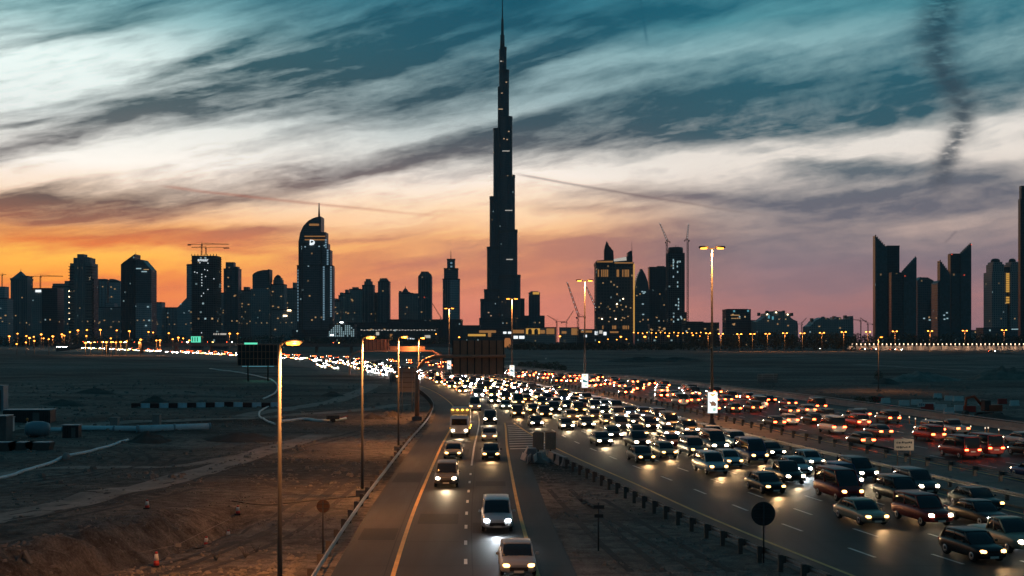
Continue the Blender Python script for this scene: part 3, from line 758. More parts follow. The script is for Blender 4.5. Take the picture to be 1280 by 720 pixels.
t.prof('right_slab', FA[0], [(168.4,None),(168.4,324.2),(177,324.4),(188.5,337.5),(188.5,None)], 3, 36)
t.part('lower_front', FA[4], [(171,177,380,None,dict(dep=4,dy=0)),(169,189,379,None,dict(dep=3,dy=1.5))])
t.fins('facade_fin', MT['cladding'], [153.5,157,160.5,164,167.6], 331, None, 1.0, 0.8); t.part('lit_band', MT['win_cool'], [(169.6,176,335,336.2,dict(dep=.8,dy=2)),(176.4,183,338.8,340,dict(dep=.8,dy=2))])
t.part('warm_band', MT['win_warm'], [(179,185.5,336.3,337.2,dict(dep=.8,dy=2))]); t.mast(168, 314, 318, 0.4, 8)
t.lights(MT['win_cool'], [(185,383.5),(186.5,400.5),(182.5,407)])
simple('low_office_block', 189, 202, 378, 2700, 4, 'low pale block directly right of the slant roofed tower', lit=1)
simple('low_office_block', 199, 222, 384.5, 2720, 4, 'wide low block left of the unfinished tower', lit=1, fins=6)
t = Tower('sloping_block', 231, 2700, 'low block with a sloping roof at the left foot of the unfinished tower'); t.prof('tower_body', FA[4], [(222,None),(222,384),(234,371.5),(240,371.5),(240,None)], 0, 40)
t.lights(MT['win_cool'], [(226,380)]); t.part('roof_edge', MT['cladding'], [(234,240.4,370.8,371.8,dict(dep=40.6,dy=-.3))])
simple('slab_tower', 233.2, 241, 331, 2500, 4, 'slim pale slab just behind the left edge of the unfinished tower', lit=2, crown=[(233.4,240,329.8,331)])
# unfinished tower
t = Tower('unfinished_tower', 255, 2100, 'unfinished dark tower with a lit white name near its top and cranes on the roof')
t.part('tower_body', FA[5], [(239.5,270.4,319.5,None,dict(dep=36))]); t.ledges('floor_slab', MT['concrete_dark'], 266.5, 270.6, 320, 418, 4.3, 34, 1.1, 1.0, 0.8)
t.ledges('floor_slab', MT['concrete_dark'], 238.6, 242.5, 322, 418, 8.6, 34, 0.6, 1.0, 0.8)
mb = MB()
for i in range(9): px = 238.8+i*3.9; t.block(mb, px, px+0.7, 317.2, 320, 0.8, 2)
mb.build('column_stub', MT['concrete_dark'], t.root)
o = text_mesh('emaar', 7.5, MT['white_light'], 'name_sign', t.root, (t.x(253.8), -0.9, t.z(325)), (PI/2,0,0), 0.2)
t.lights(MT['tower_dot'], [(252.3,343),(252.3,346.5),(252.3,350),(252.3,353.5),(252.3,357),(256,337),(257,345.5),(259.5,338),(250,328.5),(260,329),(243.5,340),(246.5,341),(267.5,348.5),(260,361.8),(254.5,366.5),(251.8,370),(252,416)], 1.3, 1.3)
def tower_crane(name, px, py_top, py_base, d, jib, counter, label, rz=0.0, r=0.55, tilt=0.0, lit=False, group=None, z0=None):
    """lattice mast, slewing cab, jib and counter jib"""
    zb = Z_(py_base, d) if z0 is None else z0; zt = Z_(py_top, d)
    root = empty(name, (X_(px, d), d, zb), label, 'crane', group, rz)
    H = zt-zb; w = r*1.6; m = MB()
    for a, b_ in ((-1,-1),(1,-1),(1,1),(-1,1)): m.tube([(a*w,b_*w,0),(a*w,b_*w,H)], r*0.42, 4)
    k = 0; zz = 0.0
    while zz < H-3*w:
        s_ = 1 if k % 2 else -1
        m.tube([(-s_*w,-w,zz),(s_*w,-w,zz+3*w)], r*0.3, 4); m.tube([(-s_*w,w,zz),(s_*w,w,zz+3*w)], r*0.3, 4); zz += 3*w; k += 1
    m.build('mast', MT['dark_metal'], root)
    m = MB(); ca, sa = math.cos(R(tilt)), math.sin(R(tilt))
    def J(s_, up): return (s_*ca-up*sa, 0, H+s_*sa+up*ca)
    m.tube([J(0,0), J(jib,0)], r*0.55, 4); m.tube([J(0,2.2*w), J(jib*0.94,1.0*w), J(jib,0)], r*0.45, 4)
    n = max(4, int(abs(jib)/(3*w)))
    for i in range(n):
        m.tube([J(jib*i/n,0), J(jib*(i+.5)/n, 2.0*w*(1-i/n*0.5))], r*0.25, 4); m.tube([J(jib*(i+.5)/n, 2.0*w*(1-i/n*0.5)), J(jib*(i+1)/n,0)], r*0.25, 4)
    m.build('jib', MT['dark_metal'], root)
    m = MB(); m.tube([(0,0,H),(-counter,0,H)], r*0.7, 4); m.box((-counter*0.9,0,H-w), (abs(counter)*0.25, w*1.6, w*2.4)); m.build('counter_jib', MT['dark_metal'], root)
    m = MB(); m.tube([(0,0,H),(0,0,H+5*w)], [r*0.8,r*0.3], 5); m.tube([(0,0,H+5*w),J(jib*0.55,1.2*w)], r*0.2, 4); m.tube([(0,0,H+5*w),(-counter*.85,0,H)], r*0.2, 4); m.build('apex', MT['dark_metal'], root)
    m = MB(); m.box((w*1.5,-w,H-w*1.2), (w*2, w*2, w*2.2)); m.build('cab', MT['dark_metal'], root)
    if lit:
        q = None
        for i in range(7):
            if q is None: mm = MB(); mm.lathe([(0.05,-.5),(.6,-.2),(.6,.2),(.05,.5)], n=6); q = l = mm.build('work_light', MT['tower_dot'], root)
            else: l = q.copy(); COL.objects.link(l); l.parent = root
            l.location = Vector(J(jib*(i+1)/7.2, w*0.6))
    return root
tower_crane('tower_crane', 252, 305.5, 319, 2110, 48, 24, 'tower crane with the longer level jib on top of the unfinished tower', 0.0, 0.55)
tower_crane('tower_crane', 257.5, 309.5, 319, 2125, 26, 40, 'shorter tower crane with its jib turned left on the unfinished tower', PI, 0.5)
tower_crane('tower_crane', 50.5, 345.5, 362, 2320, 44, 18, 'tower crane above the block with the white roof sign, jib to the right', 0.0, 0.6)
tower_crane('tower_crane', 2.6, 343.5, 372, 2310, 8, 5, 'tower crane at the very left edge of the photo', 0.0, 0.5)
simple('stepped_tower', 279.5, 298, 336, 2450, 0, 'grey tower with two steps at the top right of the unfinished tower', crown=[(281.5,291.5,327.5,336),(291.5,296.5,333,336)], lit=5, fins=3)
simple('low_tower', 271, 281, 366, 2600, 1, 'short tower squeezed between the unfinished tower and the stepped grey tower', lit=3)
simple('low_tower', 300, 314.5, 363, 2500, 1, 'short tower with a small crown left of the curved top tower', crown=[(304,310,358.5,363)], lit=5)
t = Tower('curved_top_tower', 326, 2400, 'slim tower whose roof curves up to the right')
t.prof('tower_body', FA[0], [(315.5,None),(315.5,343.5),(317.5,341.3),(322,339),(329,337.4),(336.2,337.1),(336.2,None)], 0, 30)
t.part('roof_edge', MT['cladding'], [(334.6,336.8,336.6,352,dict(dep=31,dy=-.5))]); t.part('lower_block', FA[1], [(314,337,361,None,dict(dep=12,dy=-6))])
t.lights(MT['win_warm'], [(328,362.7),(334.5,361),(321,400),(322,380)]); t.lights(MT['win_cool'], [(320.5,399.5)])
t = simple('crowned_tower', 338.5, 355.5, 355.5, 2420, 1, 'tower with a domed lantern crown left of the sail shaped hotel', crown=[(341,352,349.5,355.5),(342,350.5,346.8,349.5)], lit=6)
mb = MB(); mb.lathe([(6.5,0),(6.0,2.5),(3.5,5),(0.6,6.4)], (t.x(346),12,t.z(347)), 10); mb.build('dome', MT['cladding'], t.root)
simple('low_tower', 355, 371, 360.5, 2480, 1, 'broad short tower tucked against the left side of the sail shaped hotel', crown=[(365.5,369,353,360.5)], lit=5)
t = simple('low_block', 340, 372, 387, 2350, 1, 'low dark block with two bright white windows before the sail shaped hotel', dep=20, lit=2)
t.lights(MT['lamp_cream'], [(356.5,394.7),(361.5,388)], 7, 2)
# sail shaped hotel
t = Tower('sail_hotel', 393, 2050, 'tall sail shaped hotel with a rounded top, mast and lit white letter near the top')
t.prof('tower_body', FA[0], [(373.2,None),(373,302),(375,291),(379,282.5),(385,276),(390,273.2),(395,271.3),(401.2,270.5),(401.2,None)], 0, 36)
t.part('right_wing', FA[0], [(401.2,407,290,None,dict(dep=30,dy=2)),(407,409.6,304,None,dict(dep=26,dy=3)),(409.6,412.6,312.2,None,dict(dep=24,dy=4)),(412.6,415.6,332,None,dict(dep=22,dy=5))])
t.part('left_wing', FA[0], [(370.6,373.2,332,None,dict(dep=24,dy=4))]); t.mast(397.2, 252.5, 272, 2.2, 14)
t.part('opening_glow', MT['gold_dim'], [(386.5,398.7,279.6,282.2,dict(dep=.8,dy=-.5))])  # closed panel, light of the opening put into its glow
t.part('lit_terrace', MT['gold_dim'], [(380.6,406.4,294.8,296.2,dict(dep=.8,dy=-.5)),(381,406.4,299,300.4,dict(dep=.8,dy=-.5))])
t.part('terrace_slab', MT['cladding'], [(380.4,406.8,296.2,299,dict(dep=1.8,dy=-1.4)),(373.6,401,304,305,dict(dep=1.6,dy=-1.2)),(370.8,415.4,331.4,332.2,dict(dep=20,dy=-1))])
t.fins('facade_fin', MT['cladding'], [374.5,378,401.4], 306, None, 1.4, 1.2)
text_mesh('D', 13.0, MT['white_light'], 'letter_sign', t.root, (t.x(390.4), -1.6, t.z(303.6)), (PI/2,0,0), 0.3)
mb = MB(); mb.box((t.x(390.1),-1.7,t.z(304.4)), (8.5,0.5,2.0), M=Matrix.Rotation(R(-20),4,'Y')); mb.build('letter_stroke', MT['white_light'], t.root)
for px, y0, y1, n in ((404.8,334,402,24),(413.8,334,398,22),(409.6,313,333,7),(372.3,338,404,18),(407.4,300,312,4)):
    t.lights(MT['win_blue'], [(px, y0+(y1-y0)*i/n) for i in range(n)], 2.6 if px != 372.3 else 1.6, 2.6, 1.0 if px < 404 else -1.0)
t.lights(MT['win_cool'], [(377.7,308.5),(381.5,308.5),(377.7,311),(399,308),(405.5,307),(385.5,332.5)], 2.2, 1.6); t.lights(MT['win_warm'], [(387,369.8),(390,400)], 2.6, 2.2)
t.part('podium', FA[3], [(366,420,412,None,dict(dep=40,dy=-8))])
# towers right of the hotel
for (a, b_, c, d, lb, cr, l) in [
 (416.5,424,376,2500,'shortest of the dark towers directly right of the sail shaped hotel',[(417,421,373,376)],2),
 (423,429.5,369.5,2520,'second dark tower right of the sail shaped hotel, under a small peak',[(424.5,428,365.5,369.5)],2),
 (429,436.5,366.5,2560,'dark tower with a pointed top right of the sail shaped hotel',[(431,434.5,361.8,366.5)],3),
 (436.5,451,361.5,2600,'broad dark block joined to the left side of the pair of round shouldered towers',[(440,447,358.8,361.5)],3)]:
    simple('apartment_tower', a, b_, c, d, 1, lb, crown=cr, lit=l)
simple('round_shoulder_tower', 452.5, 467, 356.5, 2650, 2, 'left of two similar tall towers with stepped shoulders midway between hotel and great spire', crown=[(455,464.5,351.5,356.5),(456.8,462.5,348.6,351.5)], lit=3, fins=4)
simple('round_shoulder_tower', 472.3, 486.6, 352, 2650, 2, 'right of two similar tall towers midway between hotel and great spire, flat cap', crown=[(473.8,484.6,349.4,352),(474.6,483.4,347.6,349.4)], lit=2, fins=4)
simple('link_block', 466, 473, 366, 2680, 1, 'lower block linking the two tall towers with shoulders', lit=1)
t = simple('dome_tower', 498.2, 516, 366.5, 2700, 1, 'dark block with a small dome and finial beside the rounded top tower', crown=[(498.4,501,363.6,366.5),(502,512,364.6,366.5)], lit=3)
mb = MB(); mb.lathe([(7,0),(6.4,3),(4,6.5),(1,9),(.3,14)], (t.x(506),14,t.z(365)), 12); mb.build('dome', MT['cladding'], t.root)
t.part('annex', FA[1], [(516,523,366.5,None,dict(dep=22,dy=4))])
t = Tower('rounded_top_tower', 531, 2600, 'tower with a chamfered rounded top and one red lit window')
t.prof('tower_body', FA[2], [(522.6,None),(522.6,345.5),(526,341),(529,340),(535.5,340),(538.5,342.5),(539.4,346),(539.4,None)], 0, 28)
t.part('crown', MT['cladding'], [(526,535,339.2,340.4,dict(dep=20,dy=4))]); t.fins('facade_fin', MT['cladding'], [525,528,531,534,537], 347, None, 1.0, .8); t.lights(MT['red_light'], [(530.5,371.6)], 1.6, 1.2); t.lights(MT['win_warm'], [(527,390)])
t = Tower('spired_tower', 564, 2500, 'stepped tower with a needle spire left of the great spire')
t.part('tower_body', FA[2], [(553.4,574.2,349,None,dict(dep=32))]); t.part('upper_tier', FA[0], [(554.8,572.2,335.6,349,dict(dep=27,dy=2.5))]); t.part('crown', FA[2], [(558.6,568.2,323.8,335.6,dict(dep=20,dy=6))])
t.part('cornice', MT['cladding'], [(558.2,568.6,323.2,324.4,dict(dep=21,dy=5.5)),(554.4,572.6,335,336.2,dict(dep=28,dy=2)),(553,574.6,348.4,349.6,dict(dep=33,dy=-.5))])
t.mast(563.2, 312.5, 324, 1.1, 14, 'spire'); t.part('glass_bay', FA[4], [(562.5,573.4,350,None,dict(dep=2,dy=-1.8))]); t.lights(MT['win_blue'], [(564,328.5),(564,333)], 4, 3, 5.5); t.fins('facade_fin', MT['cladding'], [555.5,558.5], 351, None, 1.2, 1)
# long dark podium behind
simple('mall_block', 430, 486, 403.5, 2300, 3, 'long dark low building behind the street lamps left of the great spire', dep=60, cat='building', lit=4, lit_y=(411,413))
simple('mall_block', 484, 577, 399.6, 2320, 3, 'longest dark low building, running to the foot of the needle spire tower', dep=60, cat='building', lit=3, lit_y=(411,413), crown=[(560,576,402,403)])
simple('mall_block', 577, 600, 407, 2320, 3, 'low dark block at the left foot of the great spire', dep=60, cat='building')

# --- the great spire
def great_spire():
    d = 2850.0
    t = Tower('great_spire_tower', 628, d, 'immensely tall stepped needle skyscraper rising to the top of the photo', 'skyscraper')
    K = d/F; FB = facade('great_spire_facade', (0.042, 0.067, 0.084), (0.126, 0.147, 0.164), 0.0035, 2.6, 3.9, 1.2, 0.7, 0.25, 0.3, 0.22, 5.2)
    left = [(600.4,374),(605,362),(608.6,309),(612,246),(616.6,161),(622.4,109),(624.8,69.7)]
    right = [(648,345),(644.4,289),(641.6,221),(638.6,148),(634.6,89),(631.8,60)]
    mid = [(50,366),(43,327),(37,265),(31,191),(24,138),(15,102),(9,78)]
    def stad(L, w, ang, n=7):
        pts = [(0,-w),(L-w,-w)] + [(L-w+w*math.cos(a), w*math.sin(a)) for a in [(-PI/2+PI*(i+1)/(n+1)) for i in range(n)]] + [(L-w,w),(0,w)]
        return [(x*math.cos(ang)-y*math.sin(ang), x*math.sin(ang)+y*math.cos(ang)) for x, y in pts]
    def wing(steps, ang, name):
        m = MB()
        for i, (L, yt) in enumerate(steps):
            w = min(L*0.62, 13.5-1.1*i)
            m.column(stad(L, w, ang), 0.0, t.z(yt)-0.02*i); dk = MB(); dk.column(stad(L+.5, w+.5, ang), t.z(yt)-6, t.z(yt)+0.8); dk.build('tier_cap', MT['cladding'], t.root)
        o = m.build(name, FB, t.root, loc=(0, 0, 0))
        return o
    wing([((628-x)*K, y) for x, y in left], PI, 'wing')
    wing([((x-628)*K/0.62, y) for x, y in right], R(-52), 'wing')
    wing([(L, y) for L, y in mid], R(68), 'wing')
    m = MB(); m.column([(8*math.cos(a), 8*math.sin(a)) for a in [2*PI*i/12 for i in range(12)]], 0, t.z(62)); m.build('core', FB, t.root)
    m = MB(); m.tube([(0,0,t.z(64)),(0,0,t.z(44)),(0,0,t.z(43.5)),(0,0,t.z(24)),(0,0,t.z(23.5)),(0,0,t.z(-12))], [6.0,5.2,3.6,2.8,1.7,0.5], 10); m.build('spire', MT['spire'], t.root)
    # vertical tubes of the curtain wall
    m = MB()
    for px, y in ((602.5,376),(606.8,364),(610.3,311),(614.2,249),(619,164),(623,112)): m.tube([(t.x(px), -12 if px < 612 else -9.5, 0), (t.x(px), -12 if px < 612 else -9.5, t.z(y))], 1.6, 6)
    m.build('corner_tube', MT['spire'], t.root)
    def ring(px0, px1, py, mat, th=2.0, dy=-42):
        mb = MB(); mb.box((t.x((px0+px1)/2), dy, t.z(py)), ((px1-px0)*K, 1.0, th)); mb.build('lit_floor', mat, t.root)
    W1 = MT['win_dimwhite']
    ring(631.5,640.5,265,W1,1.8,-36); ring(633,641,325.8,W1,2.2,-44); ring(628,637,191,W1,1.8,-28); ring(626.4,633.2,118,MT['win_warmdim'],1.8,-15)
    ring(623.2,628.5,138,MT['win_warmdim'],2.0,-16); ring(632.5,637.5,148,W1,1.6,-21); ring(625.2,627.6,78,W1,2.2,-12); ring(634,641,222,MT['win_warmdim'],1.2,-34)
    t.lights(MT['win_warmdim'], [(610,401),(611,391),(620,402),(614,395),(633,106),(636,167),(630,176),(634,177)], 3.5, 2.4, -30)
    t.part('podium', FA[3], [(600,656,398,None,dict(dep=60,dy=-70)),(648,655.6,373.5,None,dict(dep=30,dy=-30)),(655,680,395,None,dict(dep=50,dy=-60))])
MT['win_dimwhite'] = em('pale_lit_floor', (0.85, 0.78, 0.68), 0.55); MT['win_warmdim'] = em('warm_lit_floor', (0.95, 0.62, 0.36), 0.5)
great_spire()
t = simple('lit_top_tower', 661, 675, 366, 2700, 0, 'short tower with a glowing golden top just right of the great spire', crown=[(663,673,364,366)], fins=4)
t.part('lit_crown', MT['gold_light'], [(666,674,365,368,dict(dep=1,dy=-1.4))])

# --- hotel with crown of light
t = Tower('crown_hotel', 768.5, 2000, 'broad dark hotel with lit golden windows, a lit rooftop and twin pointed roof towers')
t.part('tower_body', FA[6], [(745.2,791.4,330.5,None,dict(dep=46))])
t.part('roof_slab', MT['cladding'], [(744.6,792,327.6,331,dict(dep=48,dy=-1))])
t.prof('roof_deck', MT['cladding'], [(746,327.8),(746,325.5),(768,323.5),(788,319.6),(791,319.6),(791,327.8)], 4, 40)
t.prof('roof_glow', MT['gold_dim'], [(746,328),(746,326.6),(766,326),(766,328)], -1.6, -0.9); t.prof('roof_sign_light', MT['win_dimwhite'], [(767.5,326.6),(767.5,323.6),(783,320.8),(783.4,325.4)], 2.6, 3.4)
t.prof('warm_edge', MT['gold_dim'], [(768,329.4),(768,327.9),(791,327.9),(791,329.4)], -1.6, -1.1)
m = MB(); m.prism([(t.x(756),t.z(324)),(t.x(756),t.z(312)),(t.x(757.6),t.z(305)),(t.x(759.4),t.z(301)),(t.x(761.6),t.z(306)),(t.x(763.8),t.z(309)),(t.x(767.4),t.z(313)),(t.x(768),t.z(324))], 10, 22)
m.build('pointed_roof_tower', MT['cladding'], t.root); m = MB()
for px, y in ((758.2,303),(760.8,305),(764,310)): m.tube([(t.x(px),16,t.z(312)),(t.x(px+.6),16,t.z(y-2.5))], [1.0,.3], 5)
m.build('finial', MT['spire'], t.root)
t.prof('roof_horn', MT['cladding'], [(785.5,321),(785.5,315),(788.5,313),(791,313),(791,321)], 8, 30); t.mast(790.8, 300, 314, .5, 12)
pil = MT['gold_dim']
for xs, y0, y1 in (([748,752.2,754.8,757.2,759.4,771.5,773,778.5,781.5,783.5,785.5],337,346),([753.5,766,768,769.5,779,781,783,785.5],407,411.5)):
    mb = MB(); h = t.z(y0)-t.z(y1); mb.box((0,0,0), (1.9,0.6,h)); q = mb.build('tall_lit_window', pil, t.root)
    for i, px in enumerate(xs):
        o = q if i == 0 else q.copy()
        if i: COL.objects.link(o); o.parent = t.root
        o.location = (t.x(px), -0.6, (t.z(y0)+t.z(y1))/2)
t.lights(MT['win_warm'], scatter(16,748,789,352,402), 2.2, 1.6); t.lights(MT['lamp_cream'], [(752.5,398.5),(769.5,398.7),(779,373.5),(771,380)], 1.8, 1.4)
mb = MB(); mb.box((t.x(792.4), -1.5, (t.z(330)+t.z(417))/2), (2.0, 1.5, t.z(330)-t.z(417))); mb.build('lit_edge_strip', MT['gold_light'], t.root)
t = Tower('bullet_tower', 802.5, 2300, 'tower with a pointed arch outline beside the golden light strip')
t.prof('tower_body', FA[0], [(793.4,None),(793.4,362),(795.4,350),(798.6,341),(801.5,337.5),(803.4,337.5),(806.6,343),(809.8,352),(811.8,365),(811.8,None)], 0, 30)
t.part('crown', MT['cladding'], [(800.8,803.6,336,338.4,dict(dep=16,dy=6))]); t.lights(MT['win_cool'], [(803,364.5),(806,365),(804.5,366.5),(803.5,380),(804,393)], 3.6, 2.0); t.lights(MT['win_warm'], [(796,369.5),(800,367.5),(800,402)], 2.4, 1.8)
simple('slab_tower', 811.6, 833.6, 334, 2450, 3, 'plain dark slab tower between the pointed arch tower and the cap topped tower', dep=26, fins=7, crown=[(822,831,332.4,334)], lit=3)
t = Tower('cap_tower', 846, 2200, 'dark tower with a wider rounded cap and vertical rows of white lights')
t.part('tower_body', FA[5], [(835,856,316,None,dict(dep=32))]); t.part('lower_wing', FA[5], [(855.5,858.4,390,None,dict(dep=28,dy=2))])
mb = MB(); r = (t.x(855.4)-t.x(836.4))/2; mb.lathe([(r*0.92,0),(r,2),(r,8),(r*0.92,11),(r*0.5,11.6)], (t.x(845.9),16,t.z(316)), 20); mb.build('cap', MT['cladding'], t.root); t.mast(846,305.5,309,.8,14); t.mast(849,306,309,.6,14)
t.lights(MT['win_cool'], [(841.6,325+i*3.4) for i in range(4)]+[(841.7,346),(847,340+0),(846.7,328),(846.6,333),(850,327),(847,353),(847,358),(848,374),(848.3,378),(848,382),(848,386),(842,396),(842,402),(851,396),(852,398)], 2.0, 3.2)
tower_crane('tower_crane', 833.6, 302, 416, 2190, 36, 6, 'luffing crane with lights on its raised jib, left of the cap topped tower', PI, .8, 68, True, z0=0)
tower_crane('tower_crane', 859.6, 300, 416, 2205, 30, 6, 'tallest luffing crane, jib almost upright, right of the cap topped tower', 0, .8, 86, True, z0=0)
tower_crane('tower_crane', 722.5, 396, 420, 1900, 58, 12, 'luffing crane with a line of white lights left of the broad hotel', PI, .8, 72, True, z0=0)
tower_crane('tower_crane', 746, 389, 420, 1900, 44, 10, 'luffing crane with lights standing directly in front of the broad hotel', PI, .8, 66, True, z0=0)
tower_crane('tower_crane', 696, 402, 420, 2200, 22, 16, 'small crane on the low roofs left of the broad hotel', R(200), .5, 30, z0=0)
tower_crane('tower_crane', 708, 403, 420, 2250, 26, 10, 'small crane with a raised jib, nearest the lit luffing crane', 0, .5, 58, z0=0)
tower_crane('tower_crane', 551, 398, 420, 2300, 34, 8, 'thin crane with a raised jib left of the needle spire tower', PI, .5, 60, z0=0)
simple('low_block', 857, 899, 403.5, 2100, 3, 'low dark block under the tall highway lamp right of the cap topped tower', dep=40, cat='building', crown=[(858,880,401.8,403.5)], lit=3)
simple('low_block', 812, 838, 406, 2120, 5, 'low lit block at the foot of the plain slab tower', dep=30, cat='building', lit=8, lit_y=(408,414))
t = simple('office_block', 907.6, 938.6, 387, 2000, 3, 'square dark office block with rows of cream lit windows', dep=36, cat='building', crown=[(910,936,386,387)], lit=2)
t.lights(MT['win_warm'], [(914+i*1.9,394) for i in range(6)]+[(915+i*2.4,398) for i in range(5)]+[(918,404.5),(916,405)], 2.2, 1.4); t.part('annex', FA[1], [(938.6,945.5,400,None,dict(dep=20,dy=4))]); t.lights(MT['teal_light'], [(917.6,389),(935,388.6)], 3, 3)
def hill_block(name, pts, d, label, n, lit):
    t = Tower(name, (pts[0][0]+pts[-1][0])/2, d, label, 'building')
    t.prof('building_body', FA[1], [(pts[0][0],None)]+pts+[(pts[-1][0],None)], 0, 40)
    mb = MB()
    for i in range(n):
        px = pts[0][0]+(pts[-1][0]-pts[0][0])*(i+.5)/n
        top = min(p[1] for p in pts if abs(p[0]-px) < 9) if [p for p in pts if abs(p[0]-px) < 9] else pts[1][1]
        t.block(mb, px-1.3, px+1.3, top-1.0, top+3, 10, 12)
    mb.build('roof_turret', MT['cladding'], t.root)
    t.lights(MT['win_warm'], lit, 2.2, 1.6)
    return t
t = hill_block('terraced_building', [(946,407),(946,402),(950,400.5),(954,397.5),(957,395),(957.5,391.6),(962,391.4),(963,389),(979,389),(980,391.5),(987.6,391.8),(988.4,397),(992,399.5),(996.6,401.5),(997.6,407)], 1950, 'stepped dark building with a crown of small lights on its roof', 5, [(960,401),(972,405),(985,407)])
t.lights(MT['lamp_cream'], [(959,393),(970,390.5),(984.5,393.2)], 1.6, 1.4, -1); t.lights(MT['teal_light'], [(961,396),(966,397.5)], 2.6, 5)
hill_block('terraced_building', [(1011,413),(1011,408.5),(1016,405),(1019,401),(1024,398.6),(1029,396.6),(1036,397.5),(1041,401),(1041.4,399),(1045,398.6),(1045.6,396),(1051,396.6),(1052,399),(1062,398.6),(1063,395),(1066.6,395),(1067,413)], 1900, 'dark building with a domed left part and uneven flat right part', 4, [(1024,408),(1050,410)])
tower_crane('tower_crane', 1076, 401, 420, 2100, 14, 10, 'distant small crane with its jib pointing left near the slant topped towers', PI, .45, 8, z0=0)
tower_crane('tower_crane', 1085, 405, 420, 2100, 18, 9, 'distant small crane with a raised jib left of the slant topped towers', PI, .45, 38, z0=0)
tower_crane('tower_crane', 1002, 405, 420, 2100, 14, 9, 'distant small crane between the two terraced buildings', 0, .45, 50, z0=0)
# --- slant topped towers on the right
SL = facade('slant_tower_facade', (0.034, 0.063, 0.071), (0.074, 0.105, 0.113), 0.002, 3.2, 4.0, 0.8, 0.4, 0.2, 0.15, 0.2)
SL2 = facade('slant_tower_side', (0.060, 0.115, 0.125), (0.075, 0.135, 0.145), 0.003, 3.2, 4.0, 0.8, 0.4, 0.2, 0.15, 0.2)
def slant(name, x0, xm_, x1, y0, y1, d, label, flat=None, down=True):
    t = Tower(name, (x0+x1)/2, d, label)
    a, b_, c = t.x(x0), t.x(xm_), t.x(x1)
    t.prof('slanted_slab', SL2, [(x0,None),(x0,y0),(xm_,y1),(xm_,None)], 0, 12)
    hi = min(y0, y1)
    m = MB(); n = 7
    for i in range(n):
        u = (i+.5)/n; px = x0+(xm_-x0)*u; py = y0+(y1-y0)*u; m.box((t.x(px), 2.0, t.z(py)+1.0), (0.9, 3.0, 4.0))
    m.build('roof_louvre', MT['cladding'], t.root)
    if flat is not None:
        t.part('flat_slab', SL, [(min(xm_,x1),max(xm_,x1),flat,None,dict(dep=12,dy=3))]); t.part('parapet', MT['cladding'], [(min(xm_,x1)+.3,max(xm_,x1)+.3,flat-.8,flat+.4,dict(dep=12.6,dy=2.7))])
    return t
t = slant('slant_topped_tower', 1094, 1109, 1125.2, 294.5, 311, 1900, 'tallest of the towers with slanted tops, leftmost, roof falling to the right', 307.5)
t = slant('slant_topped_tower', 1145.8, 1130, 1115, 321.6, 339, 1850, 'slant topped tower with its roof rising to the right, beside the tallest one', 341)
t.lights(MT['red_light'], [(1131,345)], 1.2, 1.0, -1)
t = Tower('rounded_block_tower', 1160, 2050, 'lower tower with a ridged roof and a blue light between the slant topped towers')
t.prof('tower_body', FA[0], [(1146.6,None),(1146.6,351),(1150,347.5),(1152.5,346.6),(1160,347),(1166,350),(1171.5,354.5),(1174,356),(1174,None)], 0, 30)
t.prof('roof_ridge', MT['cladding'], [(1150,348),(1152,346),(1154,347.4),(1156,346.2),(1158,347.4),(1160.5,346.4),(1166,350.4),(1166,352),(1150,352)], 4, 20); t.part('front_bay', FA[3], [(1163,1174,373,None,dict(dep=8,dy=-8))])
t.lights(MT['win_blue'], [(1168.5,379.8),(1171,380)], 5, 2.0, -9); t.part('lit_roof', MT['teal_light'], [(1163.5,1172,373,374.4,dict(dep=.8,dy=-9))]); t.lights(MT['win_cool'], [(1155,398),(1162,400)])
t = slant('slant_topped_tower', 1175, 1188, 1189, 326, 343, 1880, 'narrow slant topped tower with a few lit windows low down, roof falling to the right', None)
t.lights(MT['win_cool'], [(1180,394),(1183.5,391),(1180.5,399),(1184,398)], 2.6, 1.8); t.prof('low_wing', FA[0], [(1172.6,None),(1172.6,354),(1175,350.5),(1175,None)], 2, 30)
t = slant('slant_topped_tower', 1214.2, 1201, 1189, 305, 318, 1900, 'rightmost slant topped tower, roof rising right to a red corner light', 317.5)
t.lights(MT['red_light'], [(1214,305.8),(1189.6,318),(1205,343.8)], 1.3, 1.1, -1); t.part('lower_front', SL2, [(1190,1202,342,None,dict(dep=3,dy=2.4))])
# --- domed pair and the edge tower
t = Tower('domed_pair_tower', 1258, 1900, 'twin tower with domed caps and a vertical strip of yellow light between them')
for x0, x1 in ((1240,1261),(1262.5,1281)):
    t.part('tower_body', FA[1], [(x0,x1-2,340,None,dict(dep=34))]); t.part('upper_tier', FA[1], [(x0+2,x1-4.5,330,340,dict(dep=26,dy=4)),(x0+3.4,x1-6,327,330,dict(dep=22,dy=6))])
    mb = MB(); r = (t.x(x1-6.5)-t.x(x0+4))/2; mb.lathe([(r,0),(r*1.08,2),(r*1.0,4.5),(r*0.6,6.2),(r*.1,6.6)], ((t.x(x1-6.5)+t.x(x0+4))/2,16,t.z(327.5)), 14); mb.build('dome', MT['cladding'], t.root)
t.part('link', FA[3], [(1258,1264,333.5,None,dict(dep=24,dy=6))])
t.lights(MT['gold_light'], [(1259.4,342.5+i*2.7) for i in range(9)]+[(1259.4,372+i*3) for i in range(3)], 5, 2.6, -0.8); t.lights(MT['red_light'], [(1273.8,325)], 1.2, 1, 3)
t.part('podium', FA[0], [(1226,1280,409.5,None,dict(dep=30,dy=-10))])
t.lights(MT['win_cool'], [(1262+i*2.4,411.6) for i in range(6)], 2.6, 1.4, -10.6)
